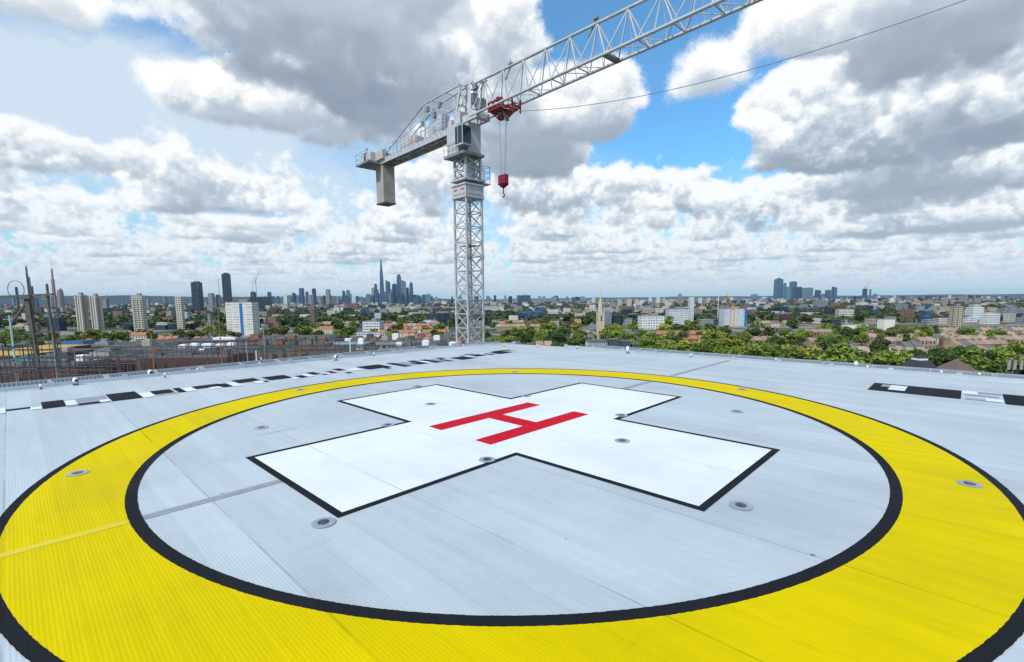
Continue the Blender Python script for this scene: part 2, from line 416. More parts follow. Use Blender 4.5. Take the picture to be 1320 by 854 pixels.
# ================================================================== materials
def painted_ribs(rough_k=1.0, streak=.05, plank=.03, dirt=.12):
    'extruded aluminium planking: fine ribs along local y, planks 0.45 m wide, scuffs and dust'
    def f(g, b, tc, c):
        s = g.sep(tc)
        pid = g.m('FLOOR', g.m('MULTIPLY', s[0], 1 / .45))
        n = g.node('ShaderNodeTexWhiteNoise', noise_dimensions='1D'); g.put(n.inputs['W'], pid)
        pv = g.m('MULTIPLY_ADD', n.outputs[0], plank * 2, 1 - plank)
        st = g.noise(g.v('MULTIPLY', tc, (7.0, .35, 1)), 1.0, 5, .6)[0]
        big = g.noise(tc, .45, 5, .62)[0]
        spots = g.voro(tc, 1.15, 0)[0]
        spot = g.ss(spots, .02, .035, .35, 1.0)
        seam = g.m('ABSOLUTE', g.sub(g.m('FRACT', g.m('MULTIPLY', s[0], 1 / .45)), .5))
        sm = g.ss(seam, .488, .497, 1.0, .86)
        k = g.mul(g.mul(pv, g.lin(st, .25, .75, 1 - streak, 1 + streak)), g.mul(sm, spot))
        k = g.mul(k, g.ss(big, .25, .6, 1 - dirt, 1.0))
        scuff = g.noise(g.v('MULTIPLY', tc, (.5, 2.2, 1)), 1.3, 6, .7)[0]
        k = g.mul(k, g.ss(scuff, .60, .78, 1.0, 1 - dirt * .8))
        # every few planks a wider joint, with grime along it
        j = g.m('ABSOLUTE', g.sub(g.m('FRACT', g.m('MULTIPLY', s[0], 1 / 1.8)), .5))
        jn = g.noise(g.v('MULTIPLY', tc, (3, .8, 1)), 1.0, 4, .6)[0]
        k = g.mul(k, g.mixf(g.ss(jn, .35, .6), 1.0, g.ss(j, .4925, .4965, 1.0, .74)))
        grime = g.noise(g.v('MULTIPLY', tc, (2.6, .55, 1)), 1.7, 7, .68)[0]
        k = g.mul(k, g.ss(grime, .58, .74, 1.0, 1 - dirt * .7))
        # short dark scratches and tyre smears
        sc = g.noise(g.v('ADD', g.v('MULTIPLY', tc, (.9, 9.0, 1)), (31.0, 7.0, 0)), 1.1, 3, .55)[0]
        k = g.mul(k, g.ss(sc, .735, .77, 1.0, 1 - dirt))
        fine = g.noise(tc, 60.0, 3, .7)[0]
        k = g.mul(k, g.lin(fine, .3, .7, 1 - dirt * .25, 1 + dirt * .15))
        g.put(b.inputs['Base Color'], g.v('SCALE', g.xyz(*c[:3]), None, k))
        g.put(b.inputs['Roughness'], g.lin(big, .3, .7, .42 * rough_k, .60 * rough_k))
        rib = g.m('SINE', g.m('MULTIPLY', s[0], 2 * math.pi / .03))
        bp = g.node('ShaderNodeBump'); bp.inputs['Strength'].default_value = .30; bp.inputs['Distance'].default_value = .0016
        g.put(bp.inputs['Height'], rib); g.put(b.inputs['Normal'], bp.outputs[0])
    return f
M_DECK = mat('aluminium planking', (.475, .52, .535), build=painted_ribs(1.0, .07, .05, .16))
M_YEL = mat('yellow deck paint', (.68, .515, .0), build=painted_ribs(1.25, .08, .03, .13), spec=.04)
M_BLK = mat('black deck paint', (.012, .0125, .015), build=painted_ribs(1.5, .10, .06, .0), spec=.12)
M_WHT = mat('white deck paint', (.76, .775, .785), build=painted_ribs(1.1, .02, .01, .13))
M_RED = mat('red deck paint', (.56, .008, .022), build=painted_ribs(1.3, .05, .02, .05), spec=.06)
M_GREYP = mat('grey deck panel', (.27, .28, .30), rough=.6, var=.15)
M_ALU = mat('brushed aluminium', (.55, .57, .59), rough=.42, metal=.75, var=.1)
M_DALU = mat('dull dark metal', (.10, .11, .12), rough=.55, metal=.4, var=.2)
M_NET = mat('steel safety mesh', (.26, .32, .36), rough=.6, metal=.2)
M_CRANE = mat('pale grey crane paint', (.40, .415, .415), rough=.42, var=.16, vscale=1.2)
M_CRANE_D = mat('weathered crane steel', (.20, .21, .22), rough=.6, var=.3, vscale=1.5)
M_CRED = mat('dark red crane paint', (.20, .006, .014), rough=.55, var=.2)
M_CONC = mat('cast concrete block', (.33, .31, .26), rough=.9, var=.14, vscale=.9)
M_GLASSD = mat('dark cab glass', (.02, .04, .045), rough=.08)
M_BLACK = mat('black rubber', (.02, .02, .022), rough=.6)
M_WHITE = mat('white enamel', (.75, .76, .76), rough=.4)
M_GREEN = mat('green enamel', (.02, .22, .14), rough=.5)
M_ROPE = mat('steel rope', (.24, .25, .26), rough=.5, metal=.5)
M_REDL = mat('red lamp glass', (.65, .02, .015), rough=.25)

# ================================================================== helipad
TH = 0.808518
PC = Vector((0.009, 9.600, 0))
def deck(lx, ly, z=0.0):
    return Vector((PC.x + lx * math.cos(TH) - ly * math.sin(TH), PC.y + lx * math.sin(TH) + ly * math.cos(TH), z))
def on_deck(px, py, z=0.0):
    d = ray(px, py); t = (CAM_H - z) / -d.z
    w = Vector((d.x * t, t, z)) - PC
    return (w.x * math.cos(TH) + w.y * math.sin(TH), -w.x * math.sin(TH) + w.y * math.cos(TH))
pad = tag(empty('helipad', PC, TH), 'large square rooftop helipad with a yellow ring and a white cross around a red H', 'helipad')
EDGE = [(13.1, -13.2), (12.7, 8.2), (12.1, 11.3), (9.2, 12.7), (-13.2, 13.1), (-13.2, -13.2)]
MB().prism(EDGE, -.45, 0).build('deck_surface', M_DECK, pad)
def sheet(name, poly, z, m, parent=pad):
    mb = MB(); mb._add([(x, y, z) for x, y in poly], [tuple(range(len(poly)))]); return mb.build(name, m, parent)
JAG = {}
def annulus(name, r0, r1, z, m):
    n = 1500; vs = []; rnd = random.Random(int(r0 * 100))
    for i in range(n):      # paint that follows the ribs leaves a slightly ragged edge
        t = 2 * math.pi * i / n; c, s = math.cos(t), math.sin(t); q0, q1 = r0 + JAG.setdefault((r0, i), rnd.uniform(-.0028, .0028)), r1 + JAG.setdefault((r1, i), rnd.uniform(-.0028, .0028))
        vs += [(q0 * c, q0 * s, z), (q1 * c, q1 * s, z)]
    mb = MB(); mb._add(vs, [(2 * i, 2 * i + 1, (2 * i + 3) % (2 * n), (2 * i + 2) % (2 * n)) for i in range(n)])
    return mb.build(name, m, pad)
annulus('yellow_ring', 6.217, 7.2525, .004, M_YEL)
annulus('ring_outline', 6.090, 6.217, .004, M_BLK)
annulus('ring_outline', 7.2525, 7.360, .004, M_BLK)
def cross_poly(A, B): return [(-B, A), (B, A), (B, B), (A, B), (A, -B), (B, -B), (B, -A), (-B, -A), (-B, -B), (-A, -B), (-A, B), (-B, B)]
wB, bb = 1.455, .105
wp = cross_poly(4.45, wB); op = cross_poly(4.45 + bb, wB + bb)
sheet('white_cross', wp, .004, M_WHT)
mb = MB()
for i in range(12):
    j = (i + 1) % 12
    mb._add([(*op[i], .004), (*op[j], .004), (*wp[j], .004), (*wp[i], .004)], [(0, 1, 2, 3)])
mb.build('cross_outline', M_BLK, pad)
mb = MB()
for a, b, c, d in ((-1.46, .50, 1.46, .90), (-1.46, -.86, 1.46, -.46), (-.20, -.46, .20, .50)):
    mb._add([(a, b, .008), (c, b, .008), (c, d, .008), (a, d, .008)], [(0, 1, 2, 3)])
mb.build('letter_h', M_RED, pad)
# drain channel across the middle, stopping short of the cross
mb = MB()
M_DRAIN = mat('drain cover', (.30, .31, .32), rough=.6, var=.15, vscale=9)
for x0, x1 in ((-6.085, -4.56), (4.56, 6.085), (7.5, 12.5), (-13.0, -7.4)):
    mb = MB(); mb.box(((x0 + x1) / 2, .11, .005), (x1 - x0, .14, .006)); mb.box(((x0 + x1) / 2, .11, .009), (x1 - x0 - .01, .012, .004)); mb.build('drain_cover', M_DRAIN, pad)
sheet('drain_cover', [(-7.245, .05), (-6.225, .05), (-6.225, .17), (-7.245, .17)], .0075, mat('worn yellow paint', (.68, .53, .02), rough=.7, var=.05))
# black and white painted marking along the two far sides
def rects(name, rs, z, m):
    for a, b, c, d in rs: sheet(name, [(a, b), (c, b), (c, d), (a, d)], z, m)
BLKP = [(-7.9, 9.0, -7.36, 9.3), (-7.19, 9.20, -6.80, 9.42), (-6.60, 8.86, -6.20, 9.95), (-5.98, 8.72, -5.40, 9.0), (-5.36, 8.72, -4.74, 10.0), (-4.46, 8.98, -4.00, 9.64),
        (-3.93, 8.8, -3.76, 9.70), (-3.49, 9.05, -2.80, 9.62), (-2.87, 8.76, -2.62, 9.5), (-2.36, 9.2, -1.70, 9.92), (-1.72, 8.8, -1.60, 9.1), (-1.50, 9.02, -.80, 9.84), (-.66, 8.76, -.42, 9.3),
        (-.12, 9.1, .16, 9.72), (.10, 8.80, .28, 8.98), (.42, 8.95, .66, 9.46), (.90, 9.3, 1.16, 9.88), (.82, 8.5, 1.0, 8.76), (1.75, 8.75, 2.7, 9.72), (2.3, 8.42, 2.5, 8.7), (3.0, 8.4, 3.3, 9.7),
        (3.75, 8.5, 4.2, 9.2), (3.95, 9.3, 4.3, 9.68), (4.45, 8.4, 4.8, 9.6), (5.1, 8.3, 5.3, 9.1), (5.3, 9.2, 5.6, 9.6), (5.75, 8.3, 6.5, 9.2), (6.9, 8.7, 7.5, 9.3), (7.0, 9.5, 7.5, 9.7), (7.7, 8.6, 7.95, 9.2), (8.2, 8.6, 9.1, 9.35), (8.6, 9.4, 9.8, 9.62)]
rects('black_marking', BLKP, .008, M_BLK)
WHTP = [(-7.30, 8.9, -7.20, 9.75), (-6.80, 8.9, -6.61, 9.25), (-6.19, 8.9, -5.99, 9.7), (-5.58, 8.78, -5.37, 9.15), (-4.73, 8.66, -4.47, 9.50), (-3.76, 8.8, -3.50, 9.50), (-3.18, 8.7, -2.93, 9.05),
        (-2.62, 8.7, -2.37, 9.5), (-1.96, 8.7, -1.74, 9.2), (-.92, 8.68, -.68, 9.0), (-.40, 8.8, -.15, 9.5), (.29, 8.8, .42, 9.3), (1.2, 8.9, 1.6, 9.4), (4.2, 8.6, 4.44, 9.3), (6.55, 8.6, 6.8, 9.2)]
rects('white_marking', WHTP, .012, M_WHT)
rects('grey_marking', [(-6.19, 8.66, -5.4, 9.88), (-4.46, 8.72, -3.95, 8.97), (3.3, 8.5, 3.75, 9.6), (4.85, 8.4, 5.1, 9.5), (6.55, 9.25, 6.9, 9.6), (9.2, 9.0, 9.8, 9.35), (-8.6, 8.9, -7.95, 9.9)], .004, M_GREYP)
rects('black_marking', [(8.70, -6.63, 10.12, -4.80), (8.62, -12.9, 10.22, -7.38)], .004, M_BLK)
rects('grey_marking', [(9.92, -7.36, 10.12, -6.90), (9.45, -7.3, 9.62, -6.7), (8.75, -7.3, 8.95, -6.7), (9.5, -5.45, 9.95, -5.0)], .008, M_GREYP)
rects('white_marking', [(9.05, -5.55, 9.90, -5.20), (9.62, -6.93, 10.12, -6.645), (8.78, -7.36, 9.15, -7.06), (8.9, -8.6, 9.3, -7.9), (9.4, -9.9, 9.9, -9.4)], .012, M_WHT)

# flush lights let into the deck
def make_light(r=.155):
    o = empty('deck_light')
    MB().lathe((0, 0, 0), [(r, 0), (r, .010), (r * .92, .016), (r * .55, .018)], 28).build('rim', M_ALU, o)
    MB().lathe((0, 0, .0185), [(r * .50, 0), (r * .46, .012), (r * .2, .016)], 20).build('lens', M_GLASSD, o)
    return o
LIGHTS = [  # px, py, label
    (100, 611, 'pale round light let into the yellow ring at its left side'),
    (1250, 625, 'pale oval light let into the yellow ring at its right side'),
    (387, 503, 'small flush light in the far left stretch of the yellow ring'),
    (664, 480, 'small flush light in the farthest point of the yellow ring behind the cross'),
    (957, 502.5, 'small flush light in the far right stretch of the yellow ring'),
    (955, 653, 'flush light in grey deck beside the near right arm of the cross'),
    (417, 675, 'flush light in grey deck below the nearest left corner of the cross'),
    (337, 552, 'flush light on a darker deck patch left of the white cross'),
    (950, 531, 'flush light in grey deck between the two right arms of the cross'),
    (538, 498.5, 'flush light half on the black outline of the far left cross arm'),
    (678, 511, 'small flush light on the outline just right of the far notch of the cross'),
    (555, 521.5, 'flush light in the far left white arm, left of the red H'),
    (802, 569, 'flush light in the near right white arm, right of the red H'),
    (628, 593.5, 'flush light on the black outline just left of the near notch of the cross'),
    (500, 548.5, 'flush light on the black outline beside the left notch of the cross'),
    (801, 536, 'flush light beside the right notch of the cross outline')]
l0 = make_light()
for i, (px, py, lb) in enumerate(LIGHTS):
    o = l0 if i == 0 else copy_tree(l0)
    lx, ly = on_deck(px, py); o.location = deck(lx, ly, .0085); o.scale = (.85, .85, .5); o.rotation_euler = (0, 0, TH)
    tag(o, lb, 'deck light', 'flush lights in the helipad deck')
sheet('repair_patch', [(-4.0, 2.75), (-3.2, 2.75), (-3.2, 3.75), (-4.0, 3.75)], .004, mat('darker planking', (.455, .50, .515), build=painted_ribs(1.0, .07, .05, .1)))

# ================================================================== safety net and edge fittings
def net_panel(L, W=1.75):
    o = empty('safety_net_panel'); fr = MB(); nt_ = MB()
    for a, b in (((0, 0), (L, 0)), ((L, 0), (L, W)), ((L, W), (0, W)), ((0, W), (0, 0)), ((L / 2, 0), (L / 2, W))):
        fr.bar((a[0], a[1], a[1] * .10), (b[0], b[1], b[1] * .10), .07)
    fr.build('frame', M_ALU, o)
    k = 0.10; n = int(L / k)
    for i in range(1, n): nt_.bar((i * L / n, 0, 0), (i * L / n, W, W * .10), .018)
    for j in range(1, int(W / k)): y = j * k; nt_.bar((0, y, y * .10), (L, y, y * .10), .018)
    nt_.build('net', M_NET, o)
    return o
def side(a, b, outward, count, name):
    a, b = Vector((*a, 0)), Vector((*b, 0)); L = (b - a).length / count
    rz = math.atan2(b.y - a.y, b.x - a.x); first = net_panel(L - .08)
    flip = (Vector((-math.sin(rz), math.cos(rz), 0)).dot(Vector((*outward, 0))) < 0)
    for i in range(count):
        o = first if i == 0 else copy_tree(first)
        p = a + (b - a) * (i / count)
        if flip: p = a + (b - a) * ((i + 1) / count)
        o.location = deck(p.x, p.y, -.22) + Vector((outward[0] * math.cos(TH) - outward[1] * math.sin(TH), outward[0] * math.sin(TH) + outward[1] * math.cos(TH), 0)) * .16
        o.rotation_euler = (0, 0, TH + rz + (math.pi if flip else 0))
        where = name(i, count)
        tag(o, where, 'safety net', 'safety net panels around the helipad')
ORD = ['leftmost', 'second from the left', 'third from the left', 'fourth from the left', 'fifth from the left', 'sixth from the left', 'seventh from the left', 'eighth from the left', 'ninth from the left', 'tenth from the left', 'eleventh from the left', 'twelfth from the left']
side((-10.4, 13.05), (9.1, 12.72), (0, 1), 7, lambda i, n: 'grey safety net panel along the far left deck edge, ' + ORD[i])
side((12.72, 8.0), (13.0, -10.5), (1, 0), 6, lambda i, n: 'grey safety net panel along the far right deck edge, ' + ORD[i])
side((9.4, 12.7), (12.0, 11.5), (.42, .9), 1, lambda i, n: 'short grey safety net panel at the far corner of the deck')
# raised gutter rail round the edge
def rail_strip(a, b, label):
    mb = MB(); v = Vector((b[0] - a[0], b[1] - a[1], 0)); rz = math.atan2(v.y, v.x); mid = ((a[0] + b[0]) / 2, (a[1] + b[1]) / 2)
    mb.box((mid[0], mid[1], .05), (v.length, .10, .10), rz)
    n = int(v.length / 1.6)
    for i in range(n + 1):
        p = (a[0] + v.x * i / n, a[1] + v.y * i / n); mb.box((p[0], p[1], .075), (.14, .14, .15), rz)
    o = mb.build('edge_rail', M_ALU); o.location = PC; o.rotation_euler = (0, 0, TH)
    tag(o, label, 'edge rail', 'low metal rails round the deck edge')
rail_strip((-13.1, 12.98), (9.1, 12.6), 'low metal rail along the far left edge of the helipad')
rail_strip((9.35, 12.52), (11.95, 11.3), 'short low metal rail across the far corner of the helipad')
rail_strip((12.60, 8.2), (13.0, -13.1), 'low metal rail along the far right edge of the helipad')
def edge_obj(px, py, z=0.0):
    lx, ly = on_deck(px, py); return deck(lx, ly, z)
def floodlight():
    o = empty('floodlight')
    MB().box((0, 0, .03), (.30, .22, .06)).tube((-.1, 0, .05), (-.1, 0, .2), .02).tube((.1, 0, .05), (.1, 0, .2), .02).build('bracket', M_DALU, o)
    MB().lathe((0, 0, .12), [(.06, 0), (.15, .05), (.17, .16), (.12, .24), (.04, .27)], 14).build('lamp_housing', M_WHITE, o, True)
    MB().box((0, -.16, .24), (.2, .03, .12)).build('lens', M_GLASSD, o)
    return o
f0 = floodlight()
FL = [(194, 486, 'white domed floodlight on the left deck edge, right of the ochre roof'), (1103, 475, 'white domed floodlight on the far right deck edge near the dark pyramid roof'),
      (98, 497, 'small white floodlight on the far left deck edge below the ochre roof'), (809, 456, 'tall white floodlight beside the plant on the deck edge'), (433, 465, 'small white floodlight on the deck edge left of the crane mast')]
for i, (px, py, lb) in enumerate(FL):
    o = f0 if i == 0 else copy_tree(f0); o.location = edge_obj(px, py, .0); o.scale = (.42, .42, .62 if px != 809 else .85); o.rotation_euler = (0, 0, TH + (2.2 if px > 660 else .3)); tag(o, lb, 'floodlight', 'floodlights on the deck edge')
def elight():
    o = empty('edge_light')
    MB().lathe((0, 0, 0), [(.07, 0), (.07, .03), (.03, .05), (.03, .12)], 10).build('base', M_DALU, o)
    MB().lathe((0, 0, .12), [(.055, 0), (.065, .05), (.05, .11), (.02, .13)], 10).build('lamp_cover', M_WHITE, o, True)
    return o
e0 = elight()
k = 0
for px, py, lb in ((53, 502, 'below the goalpost gantry'), (213, 487, 'just right of the left floodlight'), (255, 480, 'below the white slab block'), (335, 472, 'right of the white slab block'), (337, 466, 'outermost right of the white slab block'),
                   (482, 459, 'below the grey glass spire'), (650, 447, 'just right of the crane mast'), (693, 448, 'between the crane mast and the church spire'), (744, 450, 'just left of the church spire'),
                   (890, 461, 'below the white office block'), (1000, 467, 'below the right hand skyscraper cluster'), (1118, 477, 'just right of the right floodlight'), (1213, 484, 'below the beige tower block'), (1262, 487, 'near the right end of the far edge')):
    o = e0 if k == 0 else copy_tree(e0); k += 1
    o.location = edge_obj(px, py, .0); o.scale = (.55, .55, .6); tag(o, 'small white light on the deck edge ' + lb, 'edge light', 'small lights along the deck edge')
# plant and clutter just past the edge
def cabinet(px0, px1, py0, py1, Y, name, label, cat, m, dy=1.0, fins=0):
    a, b = at(px0, py1, Y), at(px1, py0, Y); w, h = b.x - a.x, b.z - a.z
    o = empty(name, ((a.x + b.x) / 2, Y + dy / 2, a.z))
    MB().box((0, 0, h / 2), (w, dy, h)).build('casing', m, o)
    MB().box((0, 0, h + .02), (w * 1.05, dy * 1.05, .05)).build('lid', M_DALU, o)
    if fins:
        mb = MB()
        for i in range(fins): mb.box((-w / 2 + w * (i + .5) / fins, -dy / 2 - .012, h * .5), (w / fins * .35, .02, h * .8))
        mb.build('grille', M_DALU, o)
    st = MB(); n = 2
    for i in (-1, 1): st.bar((i * w * .4, 0, -3.0), (i * w * .4, 0, 0), .08)
    st.build('stand', M_DALU, o)
    tag(o, label, cat); return o
cabinet(759, 783, 441, 450, 26, 'plant_cabinet', 'light grey louvred plant cabinet on the deck edge in front of the church spire', 'cabinet', mat('pale grey sheet', (.50, .52, .54), rough=.5, var=.06), 1.2, 9)
cabinet(785, 799, 439, 450, 26, 'air_conditioner', 'dark air conditioning unit right of the pale plant cabinet', 'air conditioner', M_DALU, .9, 4)
cabinet(801, 813, 441, 452, 25.5, 'air_conditioner', 'dark boxy air conditioning unit beside the tall white floodlight', 'air conditioner', M_DALU, .9, 3)
cabinet(815, 826, 445, 453, 25.5, 'air_conditioner', 'low dark air conditioning unit right of the tall white floodlight', 'air conditioner', M_DALU, .7, 3)
cabinet(537, 551, 449, 455, 25, 'equipment_box', 'small green equipment box on the edge walkway left of the crane mast', 'box', M_GREEN, .5)
cabinet(531.5, 536, 450, 455, 25, 'equipment_box', 'small white equipment box beside the green one', 'box', M_WHITE, .5)
cabinet(595, 598.5, 441, 449, 27, 'fire_extinguisher', 'small red box at the foot of the crane mast', 'box', M_CRED, .3)
cabinet(905, 927, 463, 468, 21.5, 'cable_tray', 'low dark cable tray crossing the edge on the right of the long drain', 'cable tray', M_DALU, .35, 6)
def mast_pole(px, y0, y1, Y, r, m, name, label, cat, cross=()):
    a, b = at(px, y1, Y), at(px, y0, Y); o = empty(name, (a.x, Y, a.z)); h = b.z - a.z
    MB().tube((0, 0, -1.5), (0, 0, h), r, 8, r * .8).build('pole', m, o)
    if cross:
        mb = MB()
        for zf, L in cross: mb.tube((-L / 2, 0, h * zf), (L / 2, 0, h * zf), r * .7, 6)
        mb.build('crossbar', m, o)
    tag(o, label, cat); return o
mast_pole(452, 436, 459, 24.5, .035, M_WHITE, 'aerial_pole', 'short white pole on the deck edge between the white floodlight and the green box', 'pole', ((.97, .25),))
mast_pole(823, 428, 450, 26, .03, M_DALU, 'aerial_pole', 'thin dark aerial pole above the dark air conditioners', 'pole', ((.9, .5), (.7, .35)))

# ================================================================== tower crane
def worn_paint(g, b, tc, c):
    n = g.noise(g.v('MULTIPLY', tc, (1, 1, .35)), 2.2, 7, .65)[0]; st = g.noise(g.v('MULTIPLY', tc, (5, 5, .5)), 1.5, 5, .6)[0]
    col = g.v('SCALE', g.xyz(*c[:3]), None, g.lin(n, .3, .7, .80, 1.12))
    col = g.mix(g.ss(st, .58, .74, 0, .55), col, (.17, .145, .115, 1))
    col = g.mix(g.ss(n, .66, .74, 0, .8), col, (.16, .085, .05, 1))
    g.put(b.inputs['Base Color'], col)
M_CRANE = mat('weathered pale grey crane paint', (.46, .475, .475), rough=.5, build=worn_paint)
D = 44.0
JD = (.6786, -.7345)
ZC = lambda z: z + CAM_H - GROUND            # metres above the eye -> above the ground
crane = tag(empty('tower_crane', (-3.835, D, GROUND), math.atan2(JD[1], JD[0])), 'tall pale grey lattice tower crane with a dark red trolley standing behind the helipad', 'crane')
def lattice(mb, P, q, n, rc, rd, kind='X'):
    'P(i,t): corner i (0..q-1) at station t'
    for i in range(q):
        for t in range(n):
            mb.bar(P(i, t), P(i, t + 1), rc)
            j = (i + 1) % q
            mb.bar(P(i, t), P(j, t), rd)
            if kind == 'X': mb.bar(P(i, t), P(j, t + 1), rd); mb.bar(P(j, t), P(i, t + 1), rd)
            elif (t + i) % 2: mb.bar(P(i, t), P(j, t + 1), rd)
            else: mb.bar(P(j, t), P(i, t + 1), rd)
hw = .87
zt = ZC(8.95); nb = 40; bay = zt / nb
mb = MB(); cs = [(-hw, -hw), (hw, -hw), (hw, hw), (-hw, hw)]
for i in range(4):
    mb.bar((*cs[i], 0), (*cs[i], zt), .17)
    a, b = cs[i], cs[(i + 1) % 4]
    for t in range(nb):
        z0, z1 = t * bay, (t + 1) * bay
        mb.bar((*a, z0), (*b, z0), .075)
        mb.bar((*a, z0), (*b, z1), .06); mb.bar((*b, z0), (*a, z1), .06)
mb.build('mast', M_CRANE, crane)
for i in range(4):
    for t in range(20, nb + 1, 4): MB().box((*cs[i], t * bay), (.25, .25, .32)).build('mast_joint', M_CRANE, crane)
mb = MB(); mb.bar((-.2, .1, 0), (-.2, .1, zt), .05); mb.bar((.2, .1, 0), (.2, .1, zt), .05)
for k in range(int(zt / .3)): mb.bar((-.2, .1, k * .3), (.2, .1, k * .3), .03)
mb.build('ladder', M_CRANE_D, crane)
for k in range(1, 8):
    MB().box((.0, .15, zt - k * 5.5 + 1.3), (1.5, 1.15, .07)).build('landing', M_CRANE_D, crane)
# climbing collar and slewing ring
z1, z2 = ZC(8.8), ZC(10.8)
MB().box((0, 0, ZC(8.95)), (2.05, 2.05, .26)).box((0, 0, ZC(9.5)), (1.98, 1.98, .72)).box((0, 0, ZC(9.95)), (2.15, 2.15, .14)).build('transition_collar', M_CRANE, crane)
mb = MB()
for sgn in (-1, 1):
    mb.box((sgn * .5, -1.0, ZC(9.55)), (.42, .03, .16)); mb.box((-1.0, sgn * .5, ZC(9.55)), (.03, .42, .16))
mb.build('red_marking', mat('faded red lettering', (.50, .10, .11), var=.3, vscale=9), crane)
MB().box((0, 0, ZC(10.35)), (2.25, 2.25, .14)).build('collar_platform', M_CRANE, crane)
z0 = ZC(10.55); z3 = ZC(12.35); mb = MB(); h2 = .80
cs2 = [(-h2, -h2), (h2, -h2), (h2, h2), (-h2, h2)]
for i in range(4):
    a, b = cs2[i], cs2[(i + 1) % 4]; zm = (z0 + z3) / 2
    mb.bar((*a, z0), (*a, z3), .2)
    mb.bar((*a, z0), (*b, zm), .09); mb.bar((*b, zm), (*a, z3), .09); mb.bar((*b, z0), (*a, zm), .09); mb.bar((*a, zm), (*b, z3), .09); mb.bar((*a, zm), (*b, zm), .09)
mb.box((.35, .2, zm), (.5, .5, z3 - z0 - .1))
mb.build('tower_head_lattice', M_CRANE, crane)
# side balcony
mb = MB(); bz = ZC(10.3)
mb.box((.3, 1.6, bz), (.9, .9, .07))
for x in (-.1, .7):
    for y in (1.2, 2.0): mb.bar((x, y, bz), (x, y, bz + 1.5), .045)
for zz in (.55, 1.05, 1.5):
    mb.bar((-.1, 2.0, bz + zz), (.7, 2.0, bz + zz), .035); mb.bar((.7, 1.2, bz + zz), (.7, 2.0, bz + zz), .035); mb.bar((-.1, 1.2, bz + zz), (-.1, 2.0, bz + zz), .035)
mb.build('balcony', M_CRANE, crane)
# slewing platform, turret, cab
zp = ZC(12.25)
MB().box((.05, -.4, zp + .12), (2.9, 2.3, .22)).build('slewing_platform', M_CRANE_D, crane)
mb = MB(); mb.box((.15, .05, (zp + .3 + ZC(15.1)) / 2), (1.7, 1.4, ZC(15.1) - zp - .3))
mb.box((-.25, -.9, (zp + .3 + ZC(14.9)) / 2), (1.6, 1.0, ZC(14.9) - zp - .3))
mb.box((-.35, -.2, ZC(15.6)), (.9, 1.2, 1.1)); mb.box((-1.2, -.3, ZC(15.3)), (.5, 1.3, .7))
mb.build('turret', M_CRANE, crane)
cab_o = MB().box((1.15, -1.3, ZC(13.68)), (1.05, .95, 1.6)).build('cab', M_CRANE, crane)
wn = MB(); zc_ = ZC(13.72)
wn.box((1.15, -1.79, zc_), (.92, .03, 1.38)); wn.box((1.69, -1.3, zc_), (.03, .82, 1.38)); wn.box((.61, -1.5, zc_ + .2), (.03, .45, .8))
wn.build('cab_window', M_GLASSD, cab_o)
mb = MB(); mb.bar((1.1, -1.82, zc_ - .7), (1.1, -1.82, zc_ + .7), .045); mb.build('window_frame', M_CRANE, cab_o)
MB().box((1.3, -1.81, zc_ - .05), (.14, .02, .3)).build('red_sticker', M_CRED, cab_o)
mb = MB()                                   # cab catwalk rails
for x in (-1.4, -.8, -.2, .4): mb.bar((x, -1.52, zp + .22), (x, -1.52, zp + 1.2), .035)
mb.bar((-1.4, -1.52, zp + 1.2), (.4, -1.52, zp + 1.2), .04); mb.bar((-1.4, -1.52, zp + .72), (.4, -1.52, zp + .72), .03)
mb.bar((-1.4, -1.52, zp + 1.2), (-1.4, .7, zp + 1.2), .04); mb.build('catwalk_rail', M_CRANE, crane)
# head frame
zh = ZC(18.55); zl = ZC(15.35)
mb = MB()
for y in (-.62, .62):
    mb.bar((-1.0, y, zl - .3), (-.35, y * .55, zh), .16); mb.bar((1.3, y, zl - .3), (.9, y * .5, zh - .1), .16)
    mb.bar((-1.0, y, zl + .2), (.95, y * .5, zh - .4), .07); mb.bar((1.3, y, zl + .2), (-.4, y * .55, zh - .4), .07)
for zz in (.25, .5, .75): 
    z_ = zl + (zh - zl) * zz; mb.bar((-.85 + .5 * zz, -.6 + .25 * zz, z_), (-.85 + .5 * zz, .6 - .25 * zz, z_), .08); mb.bar((1.25 - .35 * zz, -.6 + .25 * zz, z_), (1.25 - .35 * zz, .6 - .25 * zz, z_), .08)
mb.bar((-.35, 0, zh), (.9, 0, zh - .08), .15)
mb.build('head_frame', M_CRANE, crane)
mb = MB(); mb.box((1.15, .0, ZC(17.0)), (.3, .5, .9)); mb.box((1.5, -.2, ZC(17.8)), (.5, .3, .35)); mb.bar((1.4, .25, ZC(15.4)), (2.3, 0, ZC(18.2)), .13)
mb.build('pulley_block', M_CRANE_D, crane)
